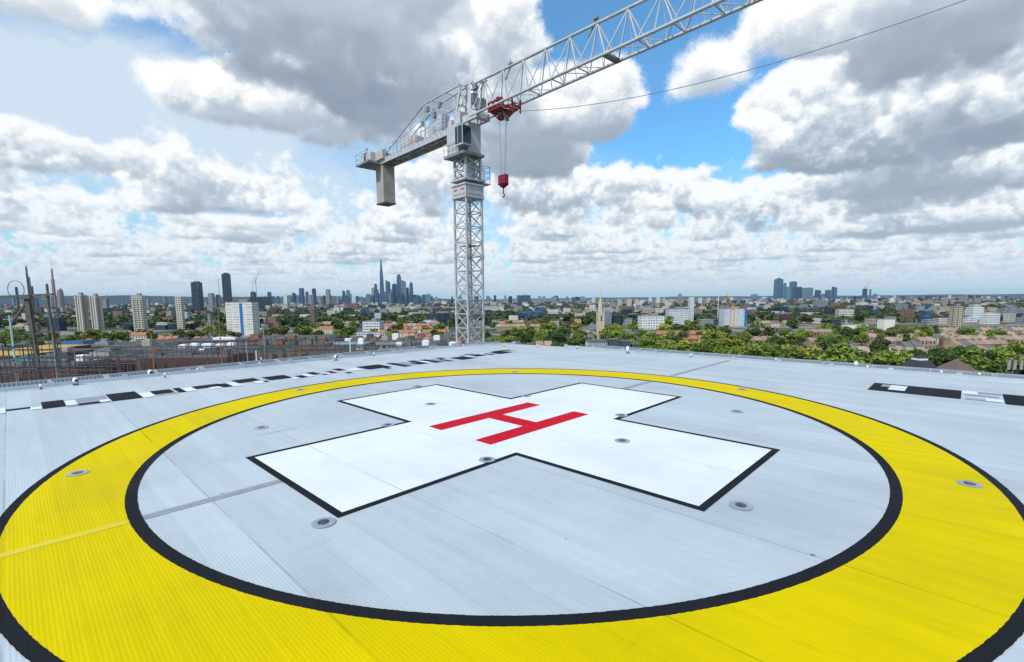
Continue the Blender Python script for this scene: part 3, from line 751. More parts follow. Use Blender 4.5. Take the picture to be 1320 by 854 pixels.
# jib
n = 23; L0, L1 = 1.35, 54.9; bl = (L1 - L0) / n; wj = .72
zb, ztp = ZC(15.38), ZC(18.15)
mb = MB()
for y in (-wj, wj): mb.tube((L0, y, zb), (L1, y, zb), .105, 8)
mb.tube((.9, 0, ztp + .1), (L1 - bl, 0, ztp - 1.2), .105, 8)
mb.tube((L1 - bl, 0, ztp - 1.2), (L1, 0, zb + .4), .07, 8)
for t in range(n):
    x0, x1 = L0 + t * bl, L0 + (t + 1) * bl; xm = (x0 + x1) / 2
    tz = lambda x: ztp + .1 + (x - .9) / (L1 - bl - .9) * -1.3
    for y in (-wj, wj):
        if t < n - 1:
            mb.tube((x0, y, zb), (xm, 0, tz(xm)), .046, 6, cap=False); mb.tube((x1, y, zb), (xm, 0, tz(xm)), .046, 6, cap=False)
            mb.tube((xm, y, zb), (xm, 0, tz(xm)), .028, 5, cap=False)
    mb.bar((x0, -wj, zb), (x0, wj, zb), .07)
    a, b = (-wj, wj) if t % 2 else (wj, -wj)
    mb.bar((x0, a, zb), (xm, b, zb), .045); mb.bar((xm, b, zb), (x1, a, zb), .045)
mb.bar((L1, -wj, zb), (L1, wj, zb), .1)
mb.build('jib', M_CRANE, crane)
for t in (6, 10, 14, 18):
    x = L0 + t * bl
    MB().box((x, 0, zb - .02), (.42, 2 * wj + .1, .16)).build('jib_joint', M_CRANE_D, crane)
mb = MB()
for x in (5.71, 14.0, 22.0):
    mb.tube((x, 0, ztp - .1), (x, 0, ztp + .55), .035, 5); mb.box((x, 0, ztp + .14), (.35, .2, .16)); mb.bar((x, .1, ztp + .1), (x - .7, .1, ztp - .8), .07)
mb.build('anemometer_post', M_CRANE_D, crane)
# jib root box
MB().box((1.35, -.62, zb - .05), (1.9, .28, .52)).box((1.35, .62, zb - .05), (1.9, .28, .52)).box((2.1, 0, zb - .05), (.4, 1.2, .45)).build('jib_foot', M_CRANE, crane)
mb = MB(); mb.path([(1.0, -.3, ZC(16.2)), (2.2, -.2, ZC(17.9)), (3.0, -.1, ZC(17.9))], .04); mb.box((1.6, .3, ZC(16.5)), (.8, .6, .8)); mb.build('trolley_winch', M_CRANE_D, crane)
# trolley
tx = 4.75
tr = empty('trolley', (tx, 0, ZC(15.15))); tr.parent = crane; tr.scale = (.84, .9, .86)
mb = MB()
for y in (-.82, .82):
    mb.bar((-1.1, y, -.1), (1.1, y, -.1), .16); mb.bar((-1.1, y, .6), (.9, y, .6), .13)
    for x in (-1.05, -.35, .35, 1.0): mb.bar((x, y, -.1), (x, y, .6 if x < 1 else .2), .11)
    mb.bar((-1.05, y, -.1), (-.35, y, .6), .07); mb.bar((.35, y, -.1), (-.35, y, .6), .07); mb.bar((.9, y, .6), (1.1, y, -.1), .1)
    mb.bar((.9, y, -.1), (1.9, y * .6, -.2), .1); mb.bar((1.9, y * .6, -.75), (1.9, y * .6, .45), .11); mb.bar((-.9, y, -.1), (-.35, y * .4, -.75), .12); mb.bar((.9, y, -.1), (.3, y * .4, -.75), .12)
for x in (-1.05, -.35, .35, 1.05): mb.bar((x, -.82, -.1), (x, .82, -.1), .13)
mb.bar((1.9, -.5, -.2), (1.9, .5, -.2), .12); mb.bar((-.35, -.33, -.75), (.3, .33, -.75), .12)
mb.box((-.5, -.35, .12), (.85, .75, .55)); mb.box((.25, .2, -.35), (.8, .55, .5)); mb.box((.05, -.55, .55), (.3, .3, .75)); mb.box((-.1, 0, -.7), (.75, .5, .3))
mb.build('trolley_frame', M_CRED, tr)
for x in (-.8, .8):
    for y in (-.72, .72):
        MB().tube((x, y - .06, .28), (x, y + .06, .28), .16, 12).build('wheel', M_CRANE_D, tr)
MB().box((.55, 0, -.85), (.12, .5, .55)).tube((.2, -.2, -.5), (.2, .2, -.5), .28, 12).build('sheave', M_CRANE_D, tr)
# hoist ropes and hook
zk = ZC(10.05)
mb = MB()
for dx in (-.42, .42):
    for dy in (-.05, .05): mb.tube((tx + dx, dy, ZC(14.6)), (tx + dx * .55, dy, zk), .016, 5)
mb.build('hoist_rope', M_ROPE, crane)
hk = empty('hook_block', (tx, 0, zk)); hk.parent = crane; hk.scale = (.78, .8, 1)
ZH = .98
MB().box((0, 0, -ZH * .36), (1.05, .5, ZH * .72)).tube((0, 0, -ZH * .72), (0, 0, -ZH * 1.05), .62, 4, .16).build('block_body', M_CRED, hk)
mb = MB(); mb.tube((0, 0, -ZH * 1.0), (0, 0, -ZH * 1.5), .07, 8)
pts = [(.02 + .15 * math.sin(t), 0, -ZH * 1.5 - .14 + .15 * math.cos(t)) for t in [math.pi * .0 + k * math.pi * 1.4 / 9 for k in range(10)]]
for p, q in zip(pts, pts[1:]): mb.tube(p, q, .055, 6)
mb.build('hook', M_CRED, hk)
# slack trolley rope sagging from the trolley out to the jib tip
pts = []
for i in range(60):
    s_ = 6.6 + (54.5 - 6.6) * i / 59
    pts.append((s_, .0, ZC(11.56 + .00564 * (s_ - 29.5) ** 2) ))
MB().path(pts, .021, 6).build('slack_rope', M_ROPE, crane)
# counter jib
zc0, zc1 = ZC(14.62), ZC(15.12); Lc = 17.0
mb = MB()
for y in (-.75, .75):
    mb.box((-Lc / 2 - .3, y, (zc0 + zc1) / 2), (Lc - .6, .16, zc1 - zc0))
for k in range(13):
    x = -1.6 - k * (Lc - 2.2) / 12; mb.bar((x, -.75, zc0 + .1), (x, .75, zc0 + .1), .1)
    if k < 12:
        x2 = -1.6 - (k + 1) * (Lc - 2.2) / 12; mb.bar((x, -.75 * (-1)**k, zc0 + .1), (x2, .75 * (-1)**k, zc0 + .1), .07)
mb.build('counter_jib', M_CRANE, crane)
MB().box((-Lc / 2 - .4, 0, zc1 + .03), (Lc - .8, 1.3, .05)).build('walkway', M_CRANE_D, crane)
mb = MB()
for y in (-1.0, 1.0):
    nn = 16
    for k in range(nn + 1):
        x = -1.9 - k * (Lc - 4.6) / nn; mb.bar((x, y, zc1 - .2), (x, y, zc1 + 1.1), .04)
    for zz in (.4, .75, 1.1): mb.bar((-1.9, y, zc1 + zz), (-Lc + 2.7, y, zc1 + zz), .04)
mb.build('walkway_rail', M_CRANE, crane)
mb = MB(); xa, xb, xc = -.35, -5.71, -13.3; za = zh; zb2 = ZC(18.4); zc2 = zc1 + .5
for y in (-.62, .62):
    mb.tube((xa, y * .55, za), (xb, y, zb2), .075, 7); mb.tube((xb, y, zb2), (xc, y, zc2), .075, 7)
    for k in range(1, 8):
        t = k / 8; x = xa + (xb - xa) * t; z = za + (zb2 - za) * t
        if k in (3, 6): mb.bar((x, y, z), (x, y, zc1), .06)
    mb.bar((xb, y, zb2), (xb, y, zc1), .07)
    for t in (.35, .7): x = xb + (xc - xb) * t; z = zb2 + (zc2 - zb2) * t; mb.bar((x, y, z), (x, y, zc1), .05)
    mb.bar((xa - 1.2, y, zc1 + 1.5), (xb, y, zb2), .05); mb.bar((xa - .7, y, za - 1.1), (xb - .2, y, zb2 - 1.2), .05); mb.bar((xb - .2, y, zb2 - 1.2), (xc + .5, y, zc2 + .2), .05)
for t in (0, .4, .8): x = xa + (xb - xa) * t; z = za + (zb2 - za) * t; mb.bar((x, -.6, z), (x, .6, z), .06)
mb.build('tie_frame', M_CRANE, crane)
for x, z in ((xb + .5, ZC(17.8)), (xb + 1.6, ZC(17.0)), (xb - .4, ZC(16.7)), (-3.2, ZC(17.6))): MB().box((x, -.6, z), (.35, .25, .45)).build('cable_clamp', M_CRANE_D, crane)
MB().box((-8.8, .1, zc1 + .55), (2.0, 1.0, 1.0)).tube((-10.3, -.4, zc1 + .5), (-10.3, .5, zc1 + .5), .42, 14).build('hoist_winch', M_CRANE, crane)
MB().box((-3.7, 0, zc1 + .9), (1.1, .9, 1.7)).box((-5.3, .2, zc1 + .6), (1.0, .8, 1.1)).build('electrical_cabinet', M_CRANE, crane)
# ballast
xcw = -14.85
mb = MB()
for k in range(2): mb.box((xcw - .41 + k * .82, 0, (ZC(10.66) + zc1 - .5) / 2), (.80, 1.4, zc1 - .5 - ZC(10.66)))
mb.build('counterweight', M_CONC, crane)
MB().box((xcw, 0, ZC(10.58)), (1.75, 1.5, .14)).build('ballast_plate', M_DALU, crane)
mb = MB(); mb.box((xcw + .3, -.85, zc1 + .35), (2.6, .5, .9)); mb.box((xcw + .7, .2, zc1 + .3), (1.4, 1.2, .55)); mb.build('machinery_cabinet', mat('beige sheet metal', (.42, .40, .34), rough=.6, var=.1), crane)
# end platform
xe = -17.1; ze = ZC(14.75)
mb = MB(); mb.box((xe + 1.3, -.72, ze), (2.9, 3.1, .20)); mb.build('end_platform', M_CRANE_D, crane)
mb = MB()
for y in (-2.25, -1.3, -.3, .8):
    mb.bar((xe - .1, y, ze), (xe - .1, y, ze + 1.15), .05)
for x in (xe - .1, xe + 1.3, xe + 2.6):
    for y in (-2.25, .8): mb.bar((x, y, ze), (x, y, ze + 1.15), .05)
for zz in (.6, 1.15):
    mb.bar((xe - .1, -2.25, ze + zz), (xe - .1, .8, ze + zz), .045)
    for y in (-2.25, .8): mb.bar((xe - .1, y, ze + zz), (xe + 2.6, y, ze + zz), .045)
mb.build('platform_rail', M_CRANE, crane)
MB().box((xe + .5, -1.2, ze + .75), (.7, .5, 1.3)).box((xe + .6, -.2, ze + .6), (.4, .5, 1.0)).build('control_panel', M_DALU, crane)
MB().box((xe + 1.6, -.9, ze + .65), (1.1, 1.4, 1.1)).build('machinery_cabinet', M_CRANE, crane)
mb = MB(); mb.bar((xe + .45, -1.2, ze + 1.4), (xe + .45, -1.2, ze + 1.75), .05); mb.build('lamp_stem', M_DALU, crane)
MB().lathe((xe + .45, -1.2, ze + 1.72), [(.1, 0), (.13, .1), (.1, .24), (.03, .3)], 12).build('warning_lamp', M_REDL, crane, True)
MB().box((-7.5, -1.0, zc1 + .35), (.35, .05, .3)).build('warning_lamp', mat('orange reflector', (.8, .16, .03)), crane)

# ================================================================== ground and hills
def ground_build(g, b, tc, c):
    n1 = g.noise(tc, .004, 8, .65)[0]; n2 = g.noise(tc, .03, 6, .6)[0]; v = g.voro(tc, .02, 0)
    bl = g.node('ShaderNodeSeparateColor'); g.put(bl.inputs[0], v[1])
    col = g.mix(g.ss(n1, .42, .60), (.055, .075, .03, 1), (.095, .10, .06, 1))
    col = g.mix(g.ss(bl.outputs[0], .70, .72), col, (.24, .21, .185, 1))
    col = g.mix(g.ss(bl.outputs[1], .86, .88), col, (.22, .16, .12, 1))
    col = g.mix(g.mul(g.ss(n2, .5, .62), .7), col, (.045, .062, .028, 1))
    g.put(b.inputs['Base Color'], col)
mb = MB(); S = 30000
mb._add([(-S, -3000, GROUND), (S, -3000, GROUND), (S, 33000, GROUND), (-S, 33000, GROUND)], [(0, 1, 2, 3)])
tag(mb.build('ground', mat('city ground', (.1, .1, .08), rough=.95, build=ground_build)), 'wide flat city floor of streets and gardens spreading to the horizon', kind='structure')
# long low hills on the horizon
def hills(name, a0, a1, R, pts, m, label):
    mb = MB(); n = 90; rnd = random.Random(5)
    vs = []; ph = [rnd.random() * 6 for _ in range(4)]
    def H(t):
        for (t0, h0), (t1, h1) in zip(pts, pts[1:]):
            if t0 <= t <= t1: f = (t - t0) / (t1 - t0); f = f * f * (3 - 2 * f); return h0 + (h1 - h0) * f + 5 * math.sin(t * 37 + ph[0]) + 3 * math.sin(t * 83 + ph[1])
    for i in range(n + 1):
        t = i / n; a = a0 + (a1 - a0) * t; h = H(t)
        for r, z in ((R - 1200, 0), (R - 500, h * .55), (R, h), (R + 900, h * .6), (R + 2200, 0)):
            vs.append((math.sin(a) * r, math.cos(a) * r, GROUND + max(z, 0) - .5))
    fs = [(i * 5 + k, i * 5 + k + 1, (i + 1) * 5 + k + 1, (i + 1) * 5 + k) for i in range(n) for k in range(4)]
    mb._add(vs, fs); o = mb.build(name, m, None, True); tag(o, label, kind='structure')
M_HILL = mat('wooded hill', (.022, .04, .05), rough=.95, var=.3, vscale=.004)
hills('hills', R_(-52), R_(-2), 9500, [(0, 125), (.25, 132), (.45, 105), (.6, 112), (.8, 75), (1, 20)], M_HILL, 'long low wooded hills along the left horizon')
hills('hills', R_(-6), R_(54), 14500, [(0, 25), (.2, 50), (.5, 70), (.75, 62), (1, 75)], M_HILL, 'very low distant hills along the right horizon')

# ================================================================== city buildings
def facade(name, wall, glass, wx=3.2, hz=3.0, fx=.55, fz=.5, stripe=None, rough=.6, band=None):
    'wall with rows of windows laid out in object space'
    def f(g, b, tc, c):
        s = g.sep(tc); nrm = g.sep(g.node('ShaderNodeTexCoord').outputs['Normal'])
        side = g.m('GREATER_THAN', g.m('ABSOLUTE', nrm[0]), g.m('ABSOLUTE', nrm[1]))
        h = g.mixf(side, s[0], s[1])
        u = g.m('FRACT', g.m('MULTIPLY', h, 1 / wx)); v = g.m('FRACT', g.m('MULTIPLY', s[2], 1 / hz))
        win = g.mul(g.m('LESS_THAN', g.m('ABSOLUTE', g.sub(u, .5)), fx / 2), g.m('LESS_THAN', g.m('ABSOLUTE', g.sub(v, .5)), fz / 2))
        up = g.m('GREATER_THAN', nrm[2], .6); win = g.mul(win, g.m('SUBTRACT', 1.0, up))
        wn = g.node('ShaderNodeTexWhiteNoise', noise_dimensions='3D')
        g.put(wn.inputs[0], g.xyz(g.m('FLOOR', g.m('MULTIPLY', h, 1 / wx)), g.m('FLOOR', g.m('MULTIPLY', s[2], 1 / hz)), side))
        gl = g.v('SCALE', g.xyz(*glass), None, g.m('MULTIPLY_ADD', wn.outputs[0], 1.3, .35))
        n = g.noise(tc, .12, 4, .6)[0]
        wl = g.v('SCALE', g.xyz(*c[:3]), None, g.lin(n, .3, .7, .88, 1.1))
        if stripe:
            k = g.m('LESS_THAN', g.m('FRACT', g.m('MULTIPLY', h, 1 / stripe[0])), stripe[1]); wl = g.mix(k, wl, (*stripe[2], 1))
        col = g.mix(win, wl, gl); g.put(b.inputs['Base Color'], col)
        g.put(b.inputs['Roughness'], g.mixf(win, rough, .2))
    return mat(name, wall, rough=rough, build=f)
M_CREAMB = mat('pale balcony concrete', (.55, .51, .45), rough=.8)
FC = facade('cream slab facade', (.52, .48, .41), (.05, .06, .07), 2.6, 2.8, .6, .45)
FCS = facade('cream and brown striped facade', (.36, .31, .26), (.04, .05, .06), 3.0, 2.8, .6, .5, (9.0, .42, (.66, .62, .55)))
FWH = facade('white facade', (.62, .63, .62), (.10, .12, .14), 3.0, 3.2, .7, .38)
FGR = facade('grey facade', (.26, .27, .28), (.04, .05, .07), 2.8, 3.0, .6, .5)
FBR = facade('brown brick facade', (.20, .12, .085), (.04, .04, .05), 3.0, 3.0, .5, .45)
FRB = facade('red brick facade', (.085, .034, .028), (.04, .04, .04), 2.6, 3.2, .32, .35)
FBE = facade('beige brick facade', (.38, .32, .25), (.05, .05, .06), 3.0, 2.8, .55, .5)
FDK = facade('dark curtain wall', (.022, .034, .05), (.02, .04, .065), 3.0, 3.6, .8, .75, rough=.3)
FBL = facade('blue glass curtain wall', (.035, .075, .12), (.03, .085, .15), 3.0, 3.8, .85, .8, rough=.25)
FTL = facade('pale blue glass facade', (.12, .20, .25), (.07, .14, .20), 4.0, 4.0, .8, .7, rough=.3)
M_ROOFG = mat('grey flat roof', (.22, .225, .23), rough=.9, var=.2, vscale=.4)
M_ROOFD = mat('dark roof felt', (.06, .062, .066), rough=.9, var=.3, vscale=.3)
M_ORG = mat('orange clay tiles', (.36, .16, .085), rough=.85, var=.25, vscale=.5)
M_TAN = mat('weathered brown tiles', (.29, .215, .15), rough=.85, var=.25, vscale=.5)
M_PINK = mat('faded pink tiles', (.36, .26, .19), rough=.85, var=.2, vscale=.5)
M_SLATE = mat('grey slate', (.13, .135, .145), rough=.75, var=.2, vscale=.5)
M_BRICKY = mat('yellow stock brick', (.36, .27, .17), rough=.9, var=.2, vscale=.6)
M_BRICKR = mat('red brick', (.25, .10, .06), rough=.9, var=.25, vscale=.6)
M_BLUEP = mat('blue panel', (.02, .14, .42), rough=.5)
M_STONE = mat('pale spire stone', (.52, .45, .33), rough=.9, var=.12, vscale=.4)
M_OCHRE = mat('ochre roof sheet', (.50, .30, .06), rough=.8, var=.12, vscale=.3)

THINGS = []                                  # (object, px, kind) for later naming
def building(px0, px1, ytop, Y, wall, label, cat='building', name='apartment_block', rz=0.0, depth=None, plant=True, group=None, roof=None, extra=None, ybase=None):
    z0 = GROUND if ybase is None else px_height(ybase, Y)
    zt = CAM_H + ray((px0 + px1) / 2, ytop).z * Y; h = max(zt - z0, 3)
    ra, rb = ray(px0, ytop).x, ray(px1, ytop).x; full = (rb - ra) * Y; near_r = ra if ra > 0 else -rb if rb < 0 else 0
    d = depth if depth else min(max(full * .8, 10), 30)
    if near_r > 0: d = min(d, .42 * full / near_r); d = max(d, 5)   # the flank facing the view axis is seen too
    w = full - max(near_r, 0) * d
    xa, xb = (rb * Y - w, rb * Y) if ra > 0 else (ra * Y, ra * Y + w)
    if rz: w2 = w / (abs(math.cos(rz)) + abs(math.sin(rz)) * d / w) ; d = d * w2 / w; w = w2
    o = empty(name, ((xa + xb) / 2, Y + d / 2, z0), rz)
    b = MB().box((0, 0, h / 2), (w, d, h)).build('wall', wall, o)
    r = MB().box((0, 0, h + .25), (w + .5, d + .5, .5)).build('roof', roof or M_ROOFG, o)
    if plant and w > 8: MB().box((w * .1, 0, h + 2.0), (w * .34, d * .4, 3.2)).build('plant_room', M_ROOFG, r)
    if extra: extra(o, w, d, h)
    tag(o, label, cat, group); THINGS.append((o, (px0 + px1) / 2, 'building'))
    return o
# --- near and middle distance landmarks
def balconies(nx, m=None):
    def f(o, w, d, h):
        for k in range(nx):
            x = -w / 2 + w * (k + .5) / nx
            for z in range(4, int(h / 2.8)): MB().box((x, -d / 2 - .5, z * 2.8), (w / nx * .45, 1.0, 1.1)).build('balcony', m or M_CREAMB, o)
    return f
def fins(nf, m):
    def f(o, w, d, h):
        for k in range(nf): MB().box((-w / 2 + w * (k + .5) / nf, -d / 2 - .35, h / 2), (w / nf * .28, .7, h - 1)).build('facade_rib', m, o)
    return f
M_CREAM = mat('cream concrete', (.60, .55, .47), rough=.8, var=.08, vscale=.2)
building(95, 112, 381, 600, FCS, 'cream and brown striped tower block, left of the touching pair', 'tower block', 'tower_block', .0, 18, extra=fins(3, M_CREAM), roof=M_CREAM)
building(114, 131, 382.5, 606, FCS, 'cream and grey striped tower block, right of the touching pair', 'tower block', 'tower_block', .0, 18, extra=fins(3, M_CREAM), roof=M_CREAM)
building(167, 191, 382, 610, FC, 'cream tower block with stacked balconies between the paired blocks and the small cream tower', 'tower block', 'tower_block', .25, 18, extra=balconies(3), roof=M_CREAM)
building(224, 238, 383, 640, FC, 'slim cream tower block left of the two dark glass towers', 'tower block', 'tower_block', .2, 16, roof=M_CREAM)
def blue_strip(x):
    def f(o, w, d, h): MB().box((w * x, -d / 2 - .25, h / 2 - .5), (w * .10, .5, h - 1.2)).build('blue_stair_panel', M_BLUEP, o)
    return f
building(290, 333, 390, 585, facade('white panel facade', (.62, .61, .56), (.30, .31, .30), 8.0, 3.0, .8, .25), 'wide white slab block with a vertical blue strip', 'office block', 'office_block', .0, 16, extra=blue_strip(.08))
building(266, 274, 405, 600, FGR, 'small grey block with pale blue edge left of the white slab block', 'building', 'office_block', .2)
building(398, 409, 395, 640, FBR, 'narrow brown tower block standing among trees left of the glass spire', 'tower block', 'tower_block', .1, 12)
building(429, 440, 396.5, 1150, FWH, 'small white block right of the narrow brown tower', 'building', 'apartment_block', .1)
building(446, 464, 392, 1500, FBR, 'brown twin block behind the small white block', 'building', 'apartment_block', .1)
building(496, 520, 396, 1200, FC, 'pinkish cream slab block below the glass spire', 'building', 'apartment_block', .1)
building(527, 556, 403, 1000, FC, 'long low cream block left of the crane mast', 'building', 'apartment_block')
building(467, 495, 415, 560, FWH, 'pale boxy modern building below the glass spire among orange roofs', 'building', 'office_block', .0, 20)
building(459, 503, 429, 520, FWH, 'low white annexe at the foot of the pale boxy building', 'building', 'office_block', .0, 12, plant=False)
building(622, 645, 395, 1300, FC, 'cream slab block just right of the crane mast', 'building', 'apartment_block')
building(667, 684, 381, 2600, FBL, 'dark blue office block on the skyline right of the crane mast', 'office block', 'office_block')
building(729, 744, 403, 900, facade('orange brick facade', (.42, .20, .12), (.06, .05, .05)), 'orange brick block left of the church spire', 'building', 'apartment_block', plant=False)
building(822, 857, 408, 640, facade('white grid facade', (.66, .66, .64), (.22, .24, .27), 3.4, 3.4, .55, .5), 'white office block with window grid right of the church spire', 'office block', 'office_block', .0, 18)
building(858, 888, 399, 720, facade('pale grey grid facade', (.55, .57, .58), (.20, .23, .26), 2.6, 3.4, .5, .6), 'tall pale grey office block right of the church spire', 'office block', 'office_block', .0, 20)
building(887.5, 895, 383, 760, FWH, 'slim white stair tower beside the tall pale grey office block', 'tower', 'stair_tower', .0, 8, plant=False)
building(874, 879, 379.5, 2300, FGR, 'thin grey tower on the skyline behind the tall pale grey office block', 'tower block', 'tower_block')
def blue_end(o, w, d, h): MB().box((w * .45, -d / 2 - .25, h / 2), (w * .10, .5, h)).build('blue_end_panel', M_BLUEP, o)
building(927, 963, 398.5, 700, facade('silver facade', (.50, .53, .55), (.30, .34, .37), 2.2, 3.2, .4, .6), 'silver office block with a bright blue end behind the yellow crane', 'office block', 'office_block', .0, 20, extra=blue_end)
building(964, 976, 400, 900, FBR, 'brown block right of the blue-ended office block', 'building', 'apartment_block')
building(1047, 1068, 388, 1500, FGR, 'grey slab block below the right hand skyscraper cluster', 'building', 'apartment_block', .1)
building(1070, 1081, 391, 1450, FBR, 'brown slab block just right of the grey slab block', 'building', 'apartment_block', .1)
building(1022, 1041, 396.5, 1300, facade('rust brick facade', (.36, .14, .10), (.06, .05, .05)), 'low rust brick block below the right hand skyscrapers', 'building', 'apartment_block')
building(1103, 1119, 390, 1700, FWH, 'white slab block right of the right hand skyscrapers', 'building', 'apartment_block')
building(1131, 1154, 412, 570, mat('bright cream render', (.70, .66, .56), rough=.8, var=.05), 'plain bright cream box building among the trees on the right', 'building', 'office_block', .0, 18, plant=False)
building(1078, 1119, 419, 570, mat('white render', (.66, .66, .64), rough=.8, var=.08, vscale=.2), 'long low white building left of the bright cream box', 'building', 'workshop', .0, 14, plant=False)
building(1147, 1188, 404.5, 950, FGR, 'long low grey building behind the bright cream box', 'building', 'workshop', .0, 18, plant=False)
building(1190, 1203, 387, 1500, FBE, 'beige tower block left of the tall beige tower on the right', 'tower block', 'tower_block', .2)
building(1213, 1223, 386, 1600, FBE, 'slim beige tower block directly behind the tall beige tower', 'tower block', 'tower_block', .2)
building(1224, 1243, 395.5, 640, facade('weathered beige facade', (.33, .27, .20), (.06, .055, .05), 3.0, 2.8, .55, .5, (6.5, .5, (.50, .44, .35))), 'tall beige tower block standing in front on the right', 'tower block', 'tower_block', .0, 14)
building(1250, 1262, 408, 900, facade('teal facade', (.10, .32, .36), (.05, .1, .12)), 'low teal building right of the tall beige tower', 'building', 'workshop', plant=False)
building(1292, 1316, 413, 820, facade('salmon facade', (.50, .24, .16), (.08, .07, .07)), 'low salmon coloured building near the right edge', 'building', 'apartment_block', plant=False)
building(1095, 1122, 405, 1150, FGR, 'grey low block right of the brown slab block', 'building', 'apartment_block')
building(1233, 1252, 388, 2600, FGR, 'hazy grey block on the skyline behind the tall beige tower', 'building', 'apartment_block')
# --- church
def church():
    Y = 463; p = at(774, 404, Y); o = empty('church', (p.x, Y, GROUND), .15); zb = p.z - GROUND; tip = px_height(373.5, Y) - GROUND
    t = MB().box((0, 0, zb / 2), (6.2, 6.2, zb)).build('tower', M_STONE, o)
    MB().tube((0, 0, zb), (0, 0, tip), 2.5, 8, .1).build('spire', M_STONE, o)
    mb = MB()
    for x in (-2.9, 2.9):
        for y in (-2.9, 2.9): mb.tube((x, y, zb), (x, y, zb + 4.2), .55, 4, .05)
    mb.build('pinnacle', M_STONE, o)
    for k, (x, y, dx, dy) in enumerate(((0, -3.12, 1.5, .1), (0, 3.12, 1.5, .1), (-3.12, 0, .1, 1.5), (3.12, 0, .1, 1.5))):
        MB().box((x, y, zb - 5), (dx, dy, 5.5)).build('belfry_window', M_DALU, t)
    MB().box((0, 16, 5.5), (12, 26, 11)).build('nave', M_STONE, o)
    MB().gable((0, 16, 11), (27, 13, 6), math.pi / 2).build('roof', M_SLATE, o)
    tag(o, 'pale stone church with a tall thin needle spire', 'church')
church()
# --- skyline towers, each with its own outline
def tower(px0, px1, ytop, Y, m, label, shape='box', name='skyscraper', cat='skyscraper', group=None):
    ra, rb = ray(px0, ytop).x, ray(px1, ytop).x; near_r = ra if ra > 0 else -rb if rb < 0 else 0; w = (rb - ra) * Y / (1 + max(near_r, 0)) * (1.35 if Y > 3500 and px1 - px0 < 12 else 1.08)
    Y += w / 2; xm = (ra + rb) / 2 * Y; xa, xb = xm - w / 2, xm + w / 2; h = CAM_H + ray((px0 + px1) / 2, ytop).z * Y - GROUND
    o = empty(name, ((xa + xb) / 2, Y, GROUND)); mb = MB(); top = MB()
    if shape == 'spire':
        mb.box((0, 0, h * .32), (w, w, h * .64), taper=.62); mb.box((0, 0, h * .79), (w * .62, w * .62, h * .30), taper=.38)
        top.tube((-.1 * w, 0, h * .93), (0, 0, h), w * .13, 4, w * .02); top.tube((.1 * w, .05 * w, h * .93), (.03 * w, 0, h * .975), w * .10, 4, w * .02)
        tn = 'glass_tip'
    elif shape == 'step':
        mb.box((0, 0, h * .36), (w, w, h * .72)); mb.box((-w * .12, 0, h * .84), (w * .66, w * .7, h * .24)); top.box((-w * .2, 0, h * .98), (w * .35, w * .4, h * .04)); tn = 'roof_crown'
    elif shape == 'slant':
        mb.box((0, 0, h * .46), (w, w, h * .92)); x = w / 2
        top._add([(-x, -x, h * .92), (x, -x, h * .92), (x, x, h * .92), (-x, x, h * .92), (-x, -x, h), (-x, x, h)], [(3, 2, 1, 0), (0, 1, 4), (1, 2, 5, 4), (2, 3, 5), (3, 0, 4, 5)]); tn = 'roof_crown'
    elif shape == 'pyramid':
        mb.box((0, 0, h * .45), (w, w, h * .90)); top.tube((0, 0, h * .90), (0, 0, h), w * .70, 4, .3); tn = 'pyramid_roof'
    elif shape == 'round':
        mb.lathe((0, 0, 0), [(w / 2, 0), (w / 2, h * .7), (w * .42, h * .9)], 12); top.lathe((0, 0, h * .9), [(w * .42, 0), (w * .3, h * .06), (w * .05, h * .1)], 12); tn = 'dome'
    elif shape == 'mast':
        mb.box((0, 0, h * .40), (w, w, h * .80)); top.tube((0, 0, h * .8), (0, 0, h), w * .10, 4, w * .04); tn = 'roof_mast'
    elif shape == 'taper':
        mb.box((0, 0, h * .47), (w, w, h * .94), taper=.7); top.box((0, 0, h * .97), (w * .5, w * .5, h * .06)); tn = 'roof_crown'
    else:
        mb.box((0, 0, h * .485), (w, w, h * .97)); top.box((w * .05, 0, h * .985), (w * .6, w * .6, h * .03)); tn = 'plant_room'
    mb.build('shaft', m, o); top.build(tn, m, o)
    tag(o, label, cat, group); THINGS.append((o, (px0 + px1) / 2, 'tower')); return o
tower(246, 260, 363, 1500, FDK, 'dark glass tower, shorter and left of the two dark towers', 'box')
tower(285.5, 296.5, 352, 1650, FDK, 'dark blue glass tower, taller of the two dark towers', 'box')
tower(488.3, 493.5, 333, 4200, FBL, 'very tall tapering glass spire left of the central cluster', 'spire')
cc = 'towers of the central skyline cluster'
for a, b, y, Y, m, lb, sh in (
    (482.5, 487, 366, 4300, FBL, 'blue tower just left of the foot of the glass spire', 'step'), (479.5, 484, 371, 4700, FGR, 'short grey tower at the left end of the central cluster', 'box'),
    (497.5, 502, 361.5, 4600, FBL, 'slim blue tower first to the right of the glass spire', 'slant'), (506, 510.5, 366, 4500, FDK, 'square dark tower between the slim tower and the tallest blue tower', 'box'),
    (511, 517.3, 354, 4800, FBL, 'tallest blue office tower of the central cluster', 'taper'), (517.8, 522.5, 361, 4600, FTL, 'pale glass tower with slanted top right of the tallest blue tower', 'slant'),
    (523, 526.5, 371, 4700, FDK, 'low dark tower squeezed near the right end of the cluster', 'box'), (527.5, 532, 363.5, 4500, FBL, 'blue tower at the right end of the central cluster', 'round'),
    (502.5, 505.5, 373, 5000, FGR, 'short grey tower in a gap of the central cluster', 'box'), (533, 540, 383, 4400, FBL, 'low wide blue block right of the central cluster', 'box'), (549.5, 554.5, 376.5, 4000, FTL, 'lone pale blue tower right of the central cluster', 'mast'),
    (494, 497, 376, 4900, FTL, 'short pale tower at the right foot of the glass spire', 'box')):
    tower(a, b, y, Y, m, lb, sh, group=cc)
